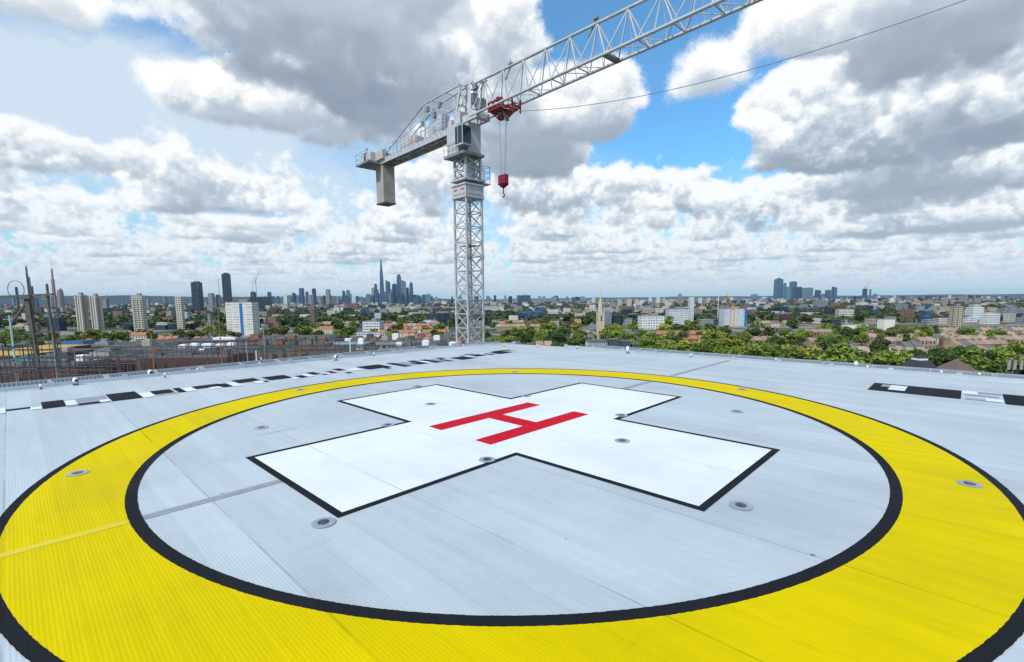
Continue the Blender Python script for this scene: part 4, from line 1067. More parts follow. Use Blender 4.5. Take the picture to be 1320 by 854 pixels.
wc = 'towers along the left skyline'
for a, b, y, Y, m, lb, sh in (
    (345, 349, 376.5, 3800, FBL, 'small blue tower right of the diagonal building crane', 'box'), (366, 371, 381, 3600, FWH, 'low pale tower between two small blue towers', 'box'), (377, 381, 377.5, 3800, FDK, 'dark low tower right of the pale one', 'slant'),
    (386, 391, 371.5, 3700, FBL, 'dark blue slab tower, leftmost of the three evenly spaced ones', 'box'), (394, 397, 376, 4100, FBL, 'thin low tower behind the three evenly spaced ones', 'box'), (402.5, 406.5, 372, 3700, FDK, 'dark slab tower, middle of the three evenly spaced ones', 'box'),
    (420.3, 425, 373, 3700, FGR, 'grey slab tower, rightmost of the three evenly spaced ones', 'box'), (441.5, 444.5, 374.5, 3900, FBL, 'thin blue tower with slanted roof halfway to the central cluster', 'slant'), (446.5, 452, 374, 4100, FTL, 'stepped pale tower beside the thin blue one', 'step'),
    (454, 460, 382, 4000, FWH, 'low white tower left of the central cluster', 'box'), (472, 478, 379, 4300, FTL, 'low pale tower touching the left of the central cluster', 'step'),
    (322, 333, 376, 1900, FDK, 'dark stepped building under the diagonal crane', 'step'), (334, 349, 383, 2000, FDK, 'dark low block right of the diagonal crane', 'box'), (268, 276, 378, 2600, FGR, 'grey tower between the two dark glass towers', 'box'), (278, 284, 380, 2700, FDK, 'low dark tower touching the taller dark glass tower', 'box'),
    (58.5, 62, 366, 3200, FDK, 'short dark tower left of the orange topped spire', 'box'), (65.5, 69.8, 359, 3200, FTL, 'pale green glass tower right of the orange topped spire', 'box'), (70.5, 83, 371.5, 2700, FGR, 'wide grey block with a rounded top on the far left', 'round'),
    (19, 22.5, 370, 3000, FDK, 'thin dark tower inside the big wheel', 'box'), (36, 38.5, 357, 3150, FBR, 'brown middle step beside the dark pointed tower on the far left', 'box'), (40, 42.5, 369, 3050, FDK, 'short dark tower right of the dark pointed tower', 'box'),
    (45, 49, 384, 2600, FBL, 'low blue glass block below the far left towers', 'box'), (132, 140, 386, 1900, FGR, 'grey block directly behind the touching pair', 'box'), (188, 193, 384.5, 1800, FGR, 'grey tower peeping behind the balconied tower block', 'box')):
    tower(a, b, y, Y, m, lb, sh, name='skyscraper', group=wc)
tower(31.5, 35.2, 343, 3100, FDK, 'tall dark pointed tower right of the big wheel', 'taper')
tower(63.7, 66.2, 334, 3000, mat('orange and grey spire', (.30, .13, .09), rough=.6, var=.4, vscale=.02), 'thin orange topped spire, tallest on the far left', 'mast')
rc = 'towers of the right hand skyline cluster'
for a, b, y, Y, m, lb, sh in (
    (999.5, 1008.5, 358, 7600, FBL, 'tallest tower with pyramid top at the left of the right hand cluster', 'pyramid'), (1010, 1013.5, 365, 7900, FTL, 'pale narrow tower right of the pyramid topped tower', 'box'), (1012.5, 1018.5, 370, 7500, FTL, 'pale broad tower in the left half of the right hand cluster', 'box'),
    (1019, 1026.5, 363, 7700, FBL, 'flat topped blue tower in the middle of the right hand cluster', 'box'), (1027.2, 1033.5, 370, 7600, FDK, 'dark blue tower right of the flat topped one', 'box'), (1036.5, 1046.7, 371, 7400, FTL, 'wide pale blue slab in the right half of the right hand cluster', 'box'),
    (1051.5, 1057.5, 374, 7200, FDK, 'stepped dark tower right of the wide pale slab', 'slant'), (1064.8, 1070.8, 374, 7100, FBL, 'square blue tower second from the right end of the cluster', 'box'), (1073.2, 1078.6, 370, 7300, FBL, 'slim blue tower at the right end of the cluster', 'slant'),
    (1059, 1063.5, 381, 7200, FGR, 'very low grey block between towers of the right hand cluster', 'box'), (1080, 1098, 383.2, 6800, FBL, 'long low blue block right of the cluster', 'box'), (1099, 1111, 382.6, 6500, FDK, 'long low dark block left of the tower with cranes', 'box'),
    (1113, 1117.8, 369, 5500, FDK, 'dark unfinished tower standing alone right of the cluster', 'mast'), (1121, 1123.3, 373, 5600, FTL, 'very thin pale tower beside the dark unfinished one', 'box'), (1126, 1130.5, 379, 5200, FTL, 'short teal tower right of the thin pale one', 'box'),
    (1183.5, 1187, 383, 5200, FDK, 'lone dark tower on the right horizon', 'box'), (1245, 1247.5, 378.5, 6500, FGR, 'thin lone chimney like tower far right on the horizon', 'mast'), (1151, 1155, 381, 5200, FWH, 'lone white tower right of the teal tower', 'step'),
    (966, 979, 378.8, 3600, FTL, 'pale domed building left of the right hand cluster', 'round'), (982, 986, 383, 5200, FWH, 'small white tower right of the pale domed building', 'box')):
    tower(a, b, y, Y, m, lb, sh, group=rc)
mc = 'pale tower blocks on the skyline right of the church spire'
for a, b, y, Y, m, lb in (
    (655.5, 660, 382, 2500, FDK, 'small dark tower left of the dark blue office block'), (711, 717, 382.5, 3000, FGR, 'grey block on the skyline halfway to the church spire'), (737, 741, 383.3, 3200, FBL, 'small blue block on the skyline left of the church spire'),
    (796, 801.5, 387.5, 1900, FC, 'cream tower block, first right of the church spire'), (807.5, 814, 385.5, 1900, FC, 'cream tower block, second right of the church spire'), (818, 823.5, 386, 1900, FC, 'cream tower block, third right of the church spire'),
    (836, 840, 383.5, 3000, FWH, 'thin white tower on the skyline above the white office block'), (845.5, 850.5, 382.6, 2900, FWH, 'white tower on the skyline left of the tall pale grey office block'), (854, 858, 384.5, 2600, FC, 'short cream tower between two white ones'),
    (862, 868, 386, 2500, FC, 'short cream tower just above the tall pale grey office block'), (900, 905, 384, 3000, FWH, 'white tower right of the slim white stair tower'), (911, 916, 383.8, 3200, FC, 'cream tower left of the yellow crane'), (941, 945, 383.4, 3200, FWH, 'white tower behind the yellow crane'), (763, 767, 383.6, 3000, FWH, 'white tower just left of the church spire')):
    tower(a, b, y, Y, m, lb, 'box', 'tower_block', 'tower block', mc)
# --- big wheel
def wheel():
    Y = 3400; c = at(20.5, 373.8, Y); R = 10.2 * Y / F_PX * 1.15; o = empty('observation_wheel', (c.x, Y, GROUND)); h = c.z - GROUND
    mb = MB(); n = 40; rx = R * .92
    P = lambda i, r: (rx * r * math.cos(2 * math.pi * i / n), 0, h + R * r * math.sin(2 * math.pi * i / n))
    for i in range(n): mb.bar(P(i, 1), P(i + 1, 1), 2.2); mb.bar(P(i, .93), P(i + 1, .93), 1.2)
    mb.build('rim', M_DALU, o)
    mb = MB()
    for i in range(0, n, 2): mb.bar((0, 0, h), P(i, .93), .5)
    mb.build('spoke', M_NET, o)
    mb = MB(); mb.bar((-R * .3, 12, 0), (0, 0, h), 5); mb.bar((R * .3, 12, 0), (0, 0, h), 5); mb.build('support_leg', M_NET, o)
    tag(o, 'large thin observation wheel on the far left horizon', 'big wheel')
wheel()
def small_crane(px, ytop, ybase, jx, jy, Y, m, label, w=1.0, cx=None, cy=None):
    a, b, c = at(px, ybase, Y), at(px, ytop, Y), at(jx, jy, Y); o = empty('construction_crane', (a.x, Y, a.z))
    MB().bar((0, 0, -20), (0, 0, b.z - a.z), w).build('mast', m, o)
    MB().bar((0, 0, b.z - a.z), (c.x - a.x, 0, c.z - a.z), w * .8).build('jib', m, o)
    if cx is not None:
        d = at(cx, cy, Y); MB().bar((0, 0, b.z - a.z), (d.x - a.x, 0, d.z - a.z), w * .8).box((d.x - a.x, 0, d.z - a.z - w), (w * 1.5, w, w * 2)).build('counter_jib', m, o)
    tag(o, label, 'crane'); return o
small_crane(330.5, 362, 377, 334.8, 348.5, 1850, M_NET, 'thin luffing crane leaning right above the dark stepped building', 1.6, 328.8, 364)
small_crane(326, 370, 378, 329, 356, 1900, M_NET, 'thin shorter crane just left of the leaning luffing crane', 1.2)
small_crane(283.5, 360, 392, 287, 359, 1300, M_NET, 'thin grey crane standing left of the taller dark glass tower', .9)
small_crane(254, 359.6, 364, 264, 358.6, 1500, M_NET, 'short flat crane on the roof of the shorter dark glass tower', .7, 251, 360)
small_crane(946, 400, 427, 937, 378.5, 640, mat('yellow crane paint', (.70, .36, .02), rough=.5), 'yellow crane with raised jib in front of the blue-ended office block', .95, 949, 396)
small_crane(941, 398, 427, 929, 381, 660, mat('orange crane paint', (.60, .24, .05), rough=.5), 'orange crane with long raised jib left of the yellow one', .7, 944, 396)
small_crane(1117.5, 366, 370, 1121, 362, 5500, M_NET, 'tiny crane on the dark unfinished tower', 2.2)
small_crane(925.5, 381, 402, 927, 379, 760, M_WHITE, 'slim white crane mast left of the orange crane', .6)

# ================================================================== houses
def house_proto(wall, roof, w=6.0, d=9.0, h=6.2, rh=3.2, wm=None, pots=True):
    o = empty('terraced_house'); b = MB().box((0, 0, h / 2), (w, d, h)).build('wall', wall, o)
    r = MB().gable((0, 0, h), (w + .02, d + .8, rh)).build('roof', roof, o)
    MB().box((w / 2 - .5, 0, h + rh * .8), (1.0, 1.7, 2.8)).build('chimney', M_BRICKR if pots else M_BRICKY, r)
    if wm:
        for x in (-1.5, 1.4):
            for z in (1.6, 4.6): MB().box((x, -d / 2 - .04, z), (1.2, .1, 1.5)).build('window', wm, o)
    return o
M_WIN = mat('window glass', (.05, .06, .075), rough=.15)
M_CREAMW = mat('cream render', (.58, .53, .45), rough=.85, var=.08)
protos = {}
for kname, wall, roof in (('orange', M_CREAMW, M_ORG), ('orange brick', M_BRICKR, M_ORG), ('tan', M_BRICKY, M_TAN), ('pink', M_BRICKY, M_PINK), ('slate', M_CREAMW, M_SLATE), ('brown', M_BRICKR, M_TAN), ('white', M_WHITE, M_SLATE)):
    protos[kname] = house_proto(wall, roof, wm=M_WIN)
used = set()
LANDMARKS = [(20, 'the ochre roof'), (113, 'the paired tower blocks'), (180, 'the balconied tower block'), (232, 'the slim cream tower'), (311, 'the white slab block'), (404, 'the narrow brown tower'),
             (481, 'the pale boxy block'), (541, 'the long cream block'), (604, 'the crane mast'), (675, 'the dark blue office'), (774, 'the church spire'), (840, 'the white office'), (873, 'the tall grey office'), (945, 'the yellow crane'),
             (1035, 'the right skyscrapers'), (1098, 'the low white building'), (1142, 'the bright cream box'), (1185, 'the dark pyramid roof'), (1233, 'the beige tower'), (1305, 'the right edge')]
def where(px):
    x, n = min(LANDMARKS, key=lambda l: abs(l[0] - px)); d = px - x
    if abs(d) < 9: return 'below ' + n if n != 'the right edge' else 'at ' + n
    return ('right of ' if d > 0 else 'left of ') + n
def depth_word(Y): return 'nearby' if Y < 330 else 'fairly near' if Y < 480 else 'midway' if Y < 720 else 'far back' if Y < 1100 else 'farthest'
NAMED = []
def row(px0, px1, yr, kind, tilt=0.0, step=6.1, skip=0.12, yr2=None, h=9.4):
    'a terrace whose ridge is seen at yr from px0 to px1'
    rnd = random.Random(int(px0 * 7 + yr * 13))
    Y0 = (-(GROUND - CAM_H) - h) / -ray(660, yr).z; Y1 = (-(GROUND - CAM_H) - h) / -ray(660, yr2 or yr).z
    a = Vector((ray(px0, yr).x * Y0, Y0, 0)); b = Vector((ray(px1, yr).x * Y1, Y1 + tilt, 0)); L = (b - a).length; n = max(1, int(L / step)); rz = math.atan2(b.y - a.y, b.x - a.x)
    for i in range(n):
        if rnd.random() < skip: continue
        k = kind if isinstance(kind, str) else rnd.choice(kind)
        o = protos[k] if k not in used else copy_tree(protos[k]); used.add(k)
        p = a + (b - a) * ((i + .5) / n); o.location = (p.x, p.y, GROUND); o.rotation_euler = (0, 0, rz)
        look = {'orange': 'cream house with orange roof', 'orange brick': 'red house with orange roof', 'tan': 'yellow house with brown roof', 'pink': 'brick house with pink roof', 'slate': 'cream house with slate roof', 'brown': 'red house with brown roof', 'white': 'white house with grey roof'}[k]
        px = 660 + F_PX * p.x / p.y
        NAMED.append((o, px, p.y, look, 'house', 'terraced houses in the streets below'))
O2 = ['orange', 'orange brick', 'orange', 'pink']
for r in ((484, 556, 416, O2), (500, 580, 420, O2), (490, 575, 424.5, O2), (520, 585, 429, ['orange', 'pink', 'white']), (505, 592, 434, ['orange', 'tan', 'orange brick']), (560, 600, 438, ['pink', 'slate', 'orange'])):
    row(*r, tilt=random.uniform(-12, 12))
T2 = ['tan', 'pink', 'tan', 'pink', 'slate', 'brown']
for r in ((1110, 1200, 428.5, T2), (1190, 1318, 426.5, T2), (1118, 1215, 433, T2), (1140, 1230, 438, T2), (1205, 1318, 431, T2), (1215, 1318, 436, T2), (1110, 1195, 444, T2), (1225, 1318, 443, T2), (1105, 1150, 450, T2), (1165, 1215, 452, T2), (1245, 1310, 450, ['tan', 'brown', 'white'])):
    row(*r, tilt=random.uniform(-14, 14), skip=.2)
M3 = ['orange', 'pink', 'tan', 'slate']
for r in ((624, 680, 413, ['pink', 'tan', 'white']), (640, 715, 418, ['pink', 'tan']), (652, 672, 434, M3), (715, 765, 431, M3), (690, 712, 440, M3), (845, 905, 428, ['orange brick', 'orange']), (868, 908, 434, ['orange', 'orange brick']), (975, 1020, 416, ['white', 'slate', 'pink']), (1000, 1020, 452, ['tan']), (960, 1010, 436, ['tan', 'brown', 'pink']), (1040, 1085, 438, ['tan', 'brown']), (1020, 1070, 427, ['tan', 'slate', 'brown']), (965, 1000, 425, ['white', 'tan']), (1030, 1060, 452, ['tan', 'pink'])):
    row(*r, skip=.15)
for r in ((85, 108, 429, ['orange', 'orange brick']), (155, 192, 425, ['orange']), (205, 232, 430, O2), (232, 262, 423, O2), (250, 290, 431, ['orange', 'white']), (345, 370, 421, O2), (350, 385, 429, ['orange', 'slate']), (392, 430, 419, ['orange']), (458, 485, 433, ['orange', 'white']), (110, 150, 433, ['slate', 'orange'])):
    row(*r, skip=.25)
for k_, o in protos.items():
    if k_ not in used:
        for ch in list(o.children_recursive) + [o]: bpy.data.objects.remove(ch)
# two distinct roofs peeping over the right edge
def pavilion(px0, px1, ytop, yb, Y, roofm, wall, label, lantern=False):
    a, b = at(px0, yb, Y), at(px1, ytop, Y); w = b.x - a.x; o = empty('pavilion', ((a.x + b.x) / 2, Y, GROUND), .1); h = a.z - GROUND; t = b.z - a.z
    MB().box((0, 0, h / 2), (w * .86, w * .8, h)).build('wall', wall, o)
    r = MB().tube((0, 0, h), (0, 0, h + t * (.7 if lantern else 1)), w * .66, 4, w * .30 if lantern else .2).build('roof', roofm, o)
    if lantern:
        MB().box((0, 0, h + t * .78), (w * .36, w * .36, t * .18)).build('lantern', M_WHITE, r); MB().tube((0, 0, h + t * .87), (0, 0, h + t * 1.1), w * .28, 4, .1).build('lantern_roof', roofm, r)
    tag(o, label, 'pavilion')
pavilion(1168, 1202, 459, 476, 150, mat('near black slate', (.03, .032, .038), rough=.6), M_BRICKY, 'stepped dark slate pyramid roof with lantern just beyond the right deck edge', True)
pavilion(1213, 1252, 463, 479, 170, mat('dark brown roof tiles', (.13, .09, .075), rough=.85, var=.2), M_BRICKR, 'plain brown pyramid roof right of the dark slate one')

# ================================================================== trees
def leaf_mat(name, a, b_):
    def f(g, b, tc, c):
        n = g.noise(tc, .55, 3, .6)[0]; geo = g.node('ShaderNodeNewGeometry'); r = geo.outputs['Random Per Island']
        oi = g.node('ShaderNodeObjectInfo').outputs['Random']
        k = g.m('ADD', g.mul(r, .55), g.mul(n, .45), clamp=True)
        col = g.mix(k, (*a, 1), (*b_, 1)); col = g.v('SCALE', col, None, g.m('MULTIPLY_ADD', oi, .55, .72))
        g.put(b.inputs['Base Color'], col)
    return mat(name, a, rough=.7, spec=.25, build=f)
LEAF = {'olive': leaf_mat('olive leaves', (.06, .07, .018), (.20, .20, .06)), 'mid green': leaf_mat('mid green leaves', (.06, .10, .012), (.25, .33, .05)),
        'yellow green': leaf_mat('yellow green leaves', (.12, .15, .014), (.35, .37, .06)),
        'dark green': leaf_mat('dark green leaves', (.025, .048, .012), (.10, .15, .03))}
M_BARK = mat('bark', (.09, .07, .05), rough=.9, var=.3)
def crown_mesh(seed, h, r, n, size, shape='round'):
    'leaf clumps spread through several uneven lobes'
    rng = np.random.default_rng(seed); lobes = []
    for k in range(11):
        t = rng.random() * 6.283; rr = r * .62 * math.sqrt(rng.random()); z = h * (.36 + .52 * rng.random())
        s = r * (.30 + .30 * rng.random()) * (1.0 if z < h * .7 else .8)
        if shape == 'tall': rr *= .55; z = h * (.22 + .68 * rng.random())
        lobes.append((rr * math.cos(t), rr * math.sin(t), z, s))
    V = []; Fc = []
    per = n // len(lobes)
    pts = []
    for x, y, z, s in lobes:
        d = rng.standard_normal((per, 3)); d /= np.linalg.norm(d, axis=1)[:, None]
        rad = s * (.55 + .50 * rng.random(per) ** .5) * (1 + .18 * np.sin(d[:, 0] * 7 + z) * np.cos(d[:, 1] * 6))
        pts.append(np.array([x, y, z]) + d * rad[:, None] * np.array([1, 1, .82]))
    P = np.concatenate(pts); m = len(P)
    a = rng.standard_normal((m, 3)); a /= np.linalg.norm(a, axis=1)[:, None]
    q = rng.standard_normal((m, 3)); b = np.cross(a, q); b /= np.linalg.norm(b, axis=1)[:, None]
    sz = size * (.6 + .8 * rng.random(m))[:, None]
    vs = np.stack([P - a * sz - b * sz * .7, P + a * sz - b * sz * .5, P + a * sz * .8 + b * sz, P - a * sz * .7 + b * sz * .8], 1).reshape(-1, 3)
    me = bpy.data.meshes.new('crown'); me.vertices.add(m * 4); me.vertices.foreach_set('co', vs.ravel())
    me.loops.add(m * 4); me.loops.foreach_set('vertex_index', np.arange(m * 4)); me.polygons.add(m)
    me.polygons.foreach_set('loop_start', np.arange(m) * 4); me.update(calc_edges=True); me.validate(); return me
def tree_proto(seed, h, r, n, size, leaf, shape='round'):
    o = empty('tree')
    me = crown_mesh(seed, h, r, n, size, shape); me.materials.append(LEAF[leaf]); c = bpy.data.objects.new('crown', me); C.objects.link(c); c.parent = o
    mb = MB(); mb.tube((0, 0, 0), (.1, 0, h * .5), .42, 7, .26); rnd = random.Random(seed)
    for k in range(5):
        t = rnd.random() * 6.28; z = h * (.28 + .05 * k); mb.tube((.05, 0, z), (r * .5 * math.cos(t), r * .5 * math.sin(t), z + h * .22), .17, 5, .06)
    mb.build('trunk', M_BARK, o); return o
TP = {}
for leaf in LEAF:
    for s_ in range(3):
        TP[(leaf, 'near', s_)] = tree_proto(10 + s_, 14, 6.2 - .5 * s_, 2600, .42, leaf)
        TP[(leaf, 'far', s_)] = tree_proto(30 + s_, 13, 6.4, 620, .78, leaf)
    TP[(leaf, 'tall', 0)] = tree_proto(50, 16, 3.6, 1500, .42, leaf, 'tall')
tused = set(); trnd = random.Random(21)
def tree(px, ytop, leaf, h=None, wide=1.0, tall=False):
    h = h or trnd.uniform(11, 17)
    Y = (CAM_H - GROUND - h) / -ray(px, ytop).z
    key = (leaf, 'tall', 0) if tall else (leaf, 'near' if Y < 480 else 'far', trnd.randrange(3))
    o = TP[key] if key not in tused else copy_tree(TP[key]); tused.add(key)
    base = 16 if tall else 14 if key[1] == 'near' else 13
    s = h / base; o.location = (ray(px, ytop).x * Y, Y, GROUND); o.scale = (s * wide, s * wide, s); o.rotation_euler = (0, 0, trnd.random() * 6.28)
    look = ('slender ' if tall else 'broad ' if wide > 1.25 else '') + ('young ' if h < 12 and not tall else '') + leaf + ' tree'
    NAMED.append((o, px, Y, look, 'tree', 'leafy trees among the streets below')); return o
# trees that stand out in the photograph
for px, yt, leaf, h, w in (
    (786, 417, 'yellow green', 15, 1.2), (800, 419, 'yellow green', 15, 1.1), (792, 428, 'mid green', 14, 1.2), (833, 423, 'mid green', 15, 1.3), (846, 432, 'mid green', 14, 1.2), (858, 408, 'mid green', 14, 1.2), (862, 436, 'yellow green', 13, 1.1),
    (826, 434, 'mid green', 13, 1.2), (876, 441, 'mid green', 14, 1.3), (892, 437, 'yellow green', 13, 1.2), (905, 441, 'mid green', 14, 1.2), (926, 424, 'yellow green', 16, 1.3), (915, 430, 'mid green', 14, 1.2), (944, 434, 'yellow green', 14, 1.3),
    (958, 428, 'mid green', 14, 1.3), (935, 446, 'mid green', 13, 1.3), (970, 441, 'mid green', 14, 1.3), (985, 440, 'mid green', 14, 1.3), (1002, 442, 'yellow green', 13, 1.3), (1015, 448, 'mid green', 13, 1.2), (1030, 444, 'yellow green', 13, 1.3), (1046, 446, 'yellow green', 13, 1.3),
    (1072, 452, 'dark green', 13, 1.3), (1093, 439, 'mid green', 18, 1.25), (1085, 452, 'mid green', 14, 1.3), (1142, 447, 'mid green', 17, 1.15), (1135, 455, 'dark green', 14, 1.2), (1222, 452, 'dark green', 14, 1.3), (1238, 455, 'mid green', 13, 1.2), (1261, 446, 'mid green', 17, 1.2),
    (1270, 462, 'dark green', 12, 1.3), (1288, 462, 'dark green', 13, 1.3), (1303, 439, 'mid green', 16, 1.2), (1306, 452, 'yellow green', 14, 1.2), (1213, 458, 'mid green', 12, 1.3), (1156, 462, 'dark green', 12, 1.2), (1316, 462, 'dark green', 13, 1.3), (1182, 449, 'dark green', 12, 1.0),
    (328, 415, 'dark green', 15, 1.25), (322, 418, 'dark green', 13, 1.0), (392, 424, 'dark green', 14, 1.5), (410, 426, 'dark green', 13, 1.5), (383, 410, 'mid green', 13, 1.2), (425, 408, 'mid green', 15, 1.2), (436, 412, 'mid green', 14, 1.3), (450, 420, 'mid green', 14, 1.2), (417, 416, 'yellow green', 13, 1.3),
    (250, 426, 'dark green', 13, 1.6), (231, 424, 'dark green', 13, 1.0), (5, 428, 'yellow green', 14, 1.6), (16, 430, 'mid green', 13, 1.3), (120, 427, 'mid green', 13, 1.3), (140, 427, 'mid green', 13, 1.3), (157, 426, 'mid green', 13, 1.3), (110, 429, 'yellow green', 12, 1.2), (186, 424, 'yellow green', 11, 1.4),
    (460, 405, 'mid green', 14, 1.3), (352, 408, 'yellow green', 13, 1.2), (340, 411, 'mid green', 13, 1.2), (650, 432, 'yellow green', 14, 1.4), (641, 434, 'yellow green', 13, 1.2), (664, 422, 'mid green', 14, 1.3), (685, 423, 'mid green', 14, 1.2), (707, 416, 'mid green', 16, 1.2), (700, 430, 'mid green', 13, 1.3), (712, 428, 'dark green', 15, 1.1),
    (730, 416, 'mid green', 15, 1.1), (740, 438, 'dark green', 12, 1.4), (722, 441, 'dark green', 12, 1.4), (755, 434, 'dark green', 13, 1.3), (757, 441, 'dark green', 12, 1.2), (745, 424, 'mid green', 13, 1.1), (812, 428, 'mid green', 13, 1.0)):
    tree(px, yt, leaf, h * (1.22 if px > 780 else 1.0), w * 1.05)
for px, yt in ((233, 425), (97, 426), (1170, 424), (655, 424), (1209, 418)): tree(px, yt, 'dark green', 17, 1.0, True)
def scatter(n, x0, x1, y0, y1, mixw, hh=(10, 15)):
    for _ in range(n):
        px = trnd.uniform(x0, x1); yt = y0 + (y1 - y0) * trnd.random(); r = trnd.random()
        leaf = 'olive' if r > .3 and r < .46 else 'dark green' if r < mixw[0] else 'mid green' if r < mixw[1] else 'yellow green'
        tree(px, yt, leaf, trnd.uniform(*hh), trnd.uniform(1.0, 1.5))
scatter(32, 965, 1120, 413, 436, (.35, .85)); scatter(18, 1100, 1320, 419, 427, (.4, .85)); scatter(9, 1100, 1320, 436, 455, (.35, .85)); scatter(26, 620, 770, 404, 430, (.45, .85)); scatter(18, 780, 960, 413, 430, (.4, .8))
scatter(18, 470, 600, 405, 433, (.4, .85)); scatter(24, 330, 460, 404, 426, (.4, .8)); scatter(26, 100, 330, 404, 430, (.5, .85)); scatter(8, 0, 90, 420, 432, (.5, .8))
for k_, o in TP.items():
    if k_ not in tused:
        for ch in list(o.children_recursive) + [o]: bpy.data.objects.remove(ch)

# distant woodland: past the trees one can tell apart
def far_wood():
    rng = np.random.default_rng(4); N = 15000
    Y = 760 * (7.6 ** rng.random(N)); A = rng.uniform(-.90, .90, N); X = Y * np.tan(A)
    den = np.sin(X / 420 + Y / 390) + np.sin(X / 170 - Y / 260 + 2) * .8 + np.sin(X / 900 + 1.3) * .6
    keep = den + rng.random(N) * 1.6 > .9; X, Y = X[keep], Y[keep]; N = len(X)
    k = 10; hh = rng.uniform(8, 14, N); R = rng.uniform(5, 11, N)
    P = np.stack([X, Y, np.full(N, GROUND)], 1)
    d = rng.standard_normal((N, k, 3)); d /= np.linalg.norm(d, axis=2)[..., None]; d[..., 2] = np.abs(d[..., 2])
    cpt = P[:, None, :] + d * np.stack([R, R, hh * .5], 1)[:, None, :] * .8 + np.array([0, 0, 1]) * (hh * .45)[:, None, None]
    cpt = cpt.reshape(-1, 3); m = len(cpt); a = rng.standard_normal((m, 3)); a /= np.linalg.norm(a, axis=1)[:, None]; q = rng.standard_normal((m, 3)); b = np.cross(a, q); b /= np.linalg.norm(b, axis=1)[:, None]
    sz = np.repeat(R * .42, k)[:, None]
    vs = np.stack([cpt - a * sz - b * sz, cpt + a * sz - b * sz * .8, cpt + a * sz * .8 + b * sz, cpt - a * sz + b * sz * .7], 1).reshape(-1, 3)
    me = bpy.data.meshes.new('distant_woodland'); me.vertices.add(m * 4); me.vertices.foreach_set('co', vs.ravel()); me.loops.add(m * 4); me.loops.foreach_set('vertex_index', np.arange(m * 4))
    me.polygons.add(m); me.polygons.foreach_set('loop_start', np.arange(m) * 4); me.update(calc_edges=True); me.materials.append(leaf_mat('distant leaves', (.022, .038, .014), (.075, .10, .03)))
    o = bpy.data.objects.new('distant_woodland', me); C.objects.link(o); tag(o, 'dark green far-off tree cover running between the distant streets', 'woodland', kind='stuff')
far_wood()
def far_roofs():
    rng = np.random.default_rng(9); mats_ = [FC, FWH, FGR, FBR, FBE, M_ORG, M_TAN, FRB, FDK, FBL]
    w_ = np.array([.12, .13, .18, .08, .08, .08, .10, .06, .11, .06]); mb = MB()
    N = 5200; Ys = 700 * (10.5 ** (rng.random(N) ** .85)); A = rng.uniform(-.88, .88, N)
    for Y, a in zip(Ys, A):
        k = int(rng.choice(len(mats_), p=w_ / w_.sum())); f = min(1.0, Y / 3500)
        w = rng.uniform(6, 18) * (1 + f * 1.0); d = rng.uniform(8, 16); h = rng.uniform(6, 10) if rng.random() < .86 - .2 * f else rng.uniform(10, 20 + 9 * f)
        x = Y * math.tan(a); rz = rng.uniform(-.3, .3)
        if k in (5, 6):
            mb.box((x, Y, GROUND + 3), (w, d, 6), rz, 0 if k == 5 else 4); mb.gable((x, Y, GROUND + 6), (w + .4, d + .6, 4), rz, k)
        else: mb.box((x, Y, GROUND + h / 2), (w, d, h), rz, k)
    tag(mb.build('distant_rooftops', mats_), 'thousands of small pale and grey far-off buildings out to the horizon', 'rooftops', kind='stuff')
far_roofs()

# ================================================================== hospital roofs beside and below the deck
def wing(px0, px1, ytop, Y, dep, wall, roofm, label, cat='building', parapet=True, plant=(), Y1=None, name='hospital_wing', zb=GROUND):
    if roofm is M_ROOFG: roofm = mat('mid grey roof felt', (.075, .078, .082), rough=.95, var=.4, vscale=.25)
    'a long flat-roofed wing whose front top edge is seen at ytop'
    a, b = at(px0, ytop, Y), at(px1, ytop, Y); w = b.x - a.x; zt = (a.z + b.z) / 2
    o = empty(name, ((a.x + b.x) / 2, Y + dep / 2, zb)); h = zt - zb
    MB().box((0, 0, h / 2), (w, dep, h)).build('wall', wall, o)
    r = MB().box((0, 0, h + .06), (w - .3, dep - .3, .12)).build('roof', roofm, o)
    if parapet:
        mb = MB()
        mb.box((0, -dep / 2 + .1, h + .25), (w + .2, .35, .55)); mb.box((0, dep / 2 - .1, h + .25), (w + .2, .35, .55)); mb.box((-w / 2, 0, h + .25), (.35, dep - .6, .5)); mb.box((w / 2, 0, h + .25), (.35, dep - .6, .5))
        mb.build('parapet', M_CONC2, o)
    for fx, fy, sx, sy, sz, m in plant:
        MB().box((fx * w, fy * dep, h + .12 + sz / 2), (sx, sy, sz)).box((fx * w, fy * dep, h + .2 + sz), (sx * .7, sy * .7, .25)).build('roof_plant', m, o)
    tag(o, label, cat); return o
M_CONC2 = mat('stained concrete', (.15, .145, .135), rough=.9, var=.25, vscale=.4)
wing(92, 292, 462, 112, 12, FRB, M_ROOFG, 'long dark red brick hospital wing with grey flat roof, nearest below the left deck edge', plant=((-.4, 0, 4, 3, 1.6, M_CONC2), (-.25, .2, 1.5, 1.2, .8, M_DALU), (-.1, .1, 2.5, 2, 1.2, M_BRICKR), (.0, -.2, 1.2, 1, .7, M_DALU), (.1, 0, 6, 2, .9, M_CONC2), (.2, .2, 1.4, 1, 1.0, M_WHITE), (.3, .1, 3, 3, 1.4, M_DALU), (.42, -.1, 1.6, 1.4, 1.2, M_BRICKR)))
wing(22, 76, 458, 135, 13, FRB, M_ROOFD, 'short red brick wing below the ochre roof', plant=((.2, 0, 2, 2, 1.2, M_CONC),))
o_ = wing(3, 66, 450.5, 168, 16, FRB, M_OCHRE, 'brick wing with a bright ochre yellow flat roof at the far left', parapet=False)
wing(-60, 26, 459, 128, 12, FRB, M_OCHRE, 'lower brick wing with ochre roof cut by the left edge of the view', parapet=False)
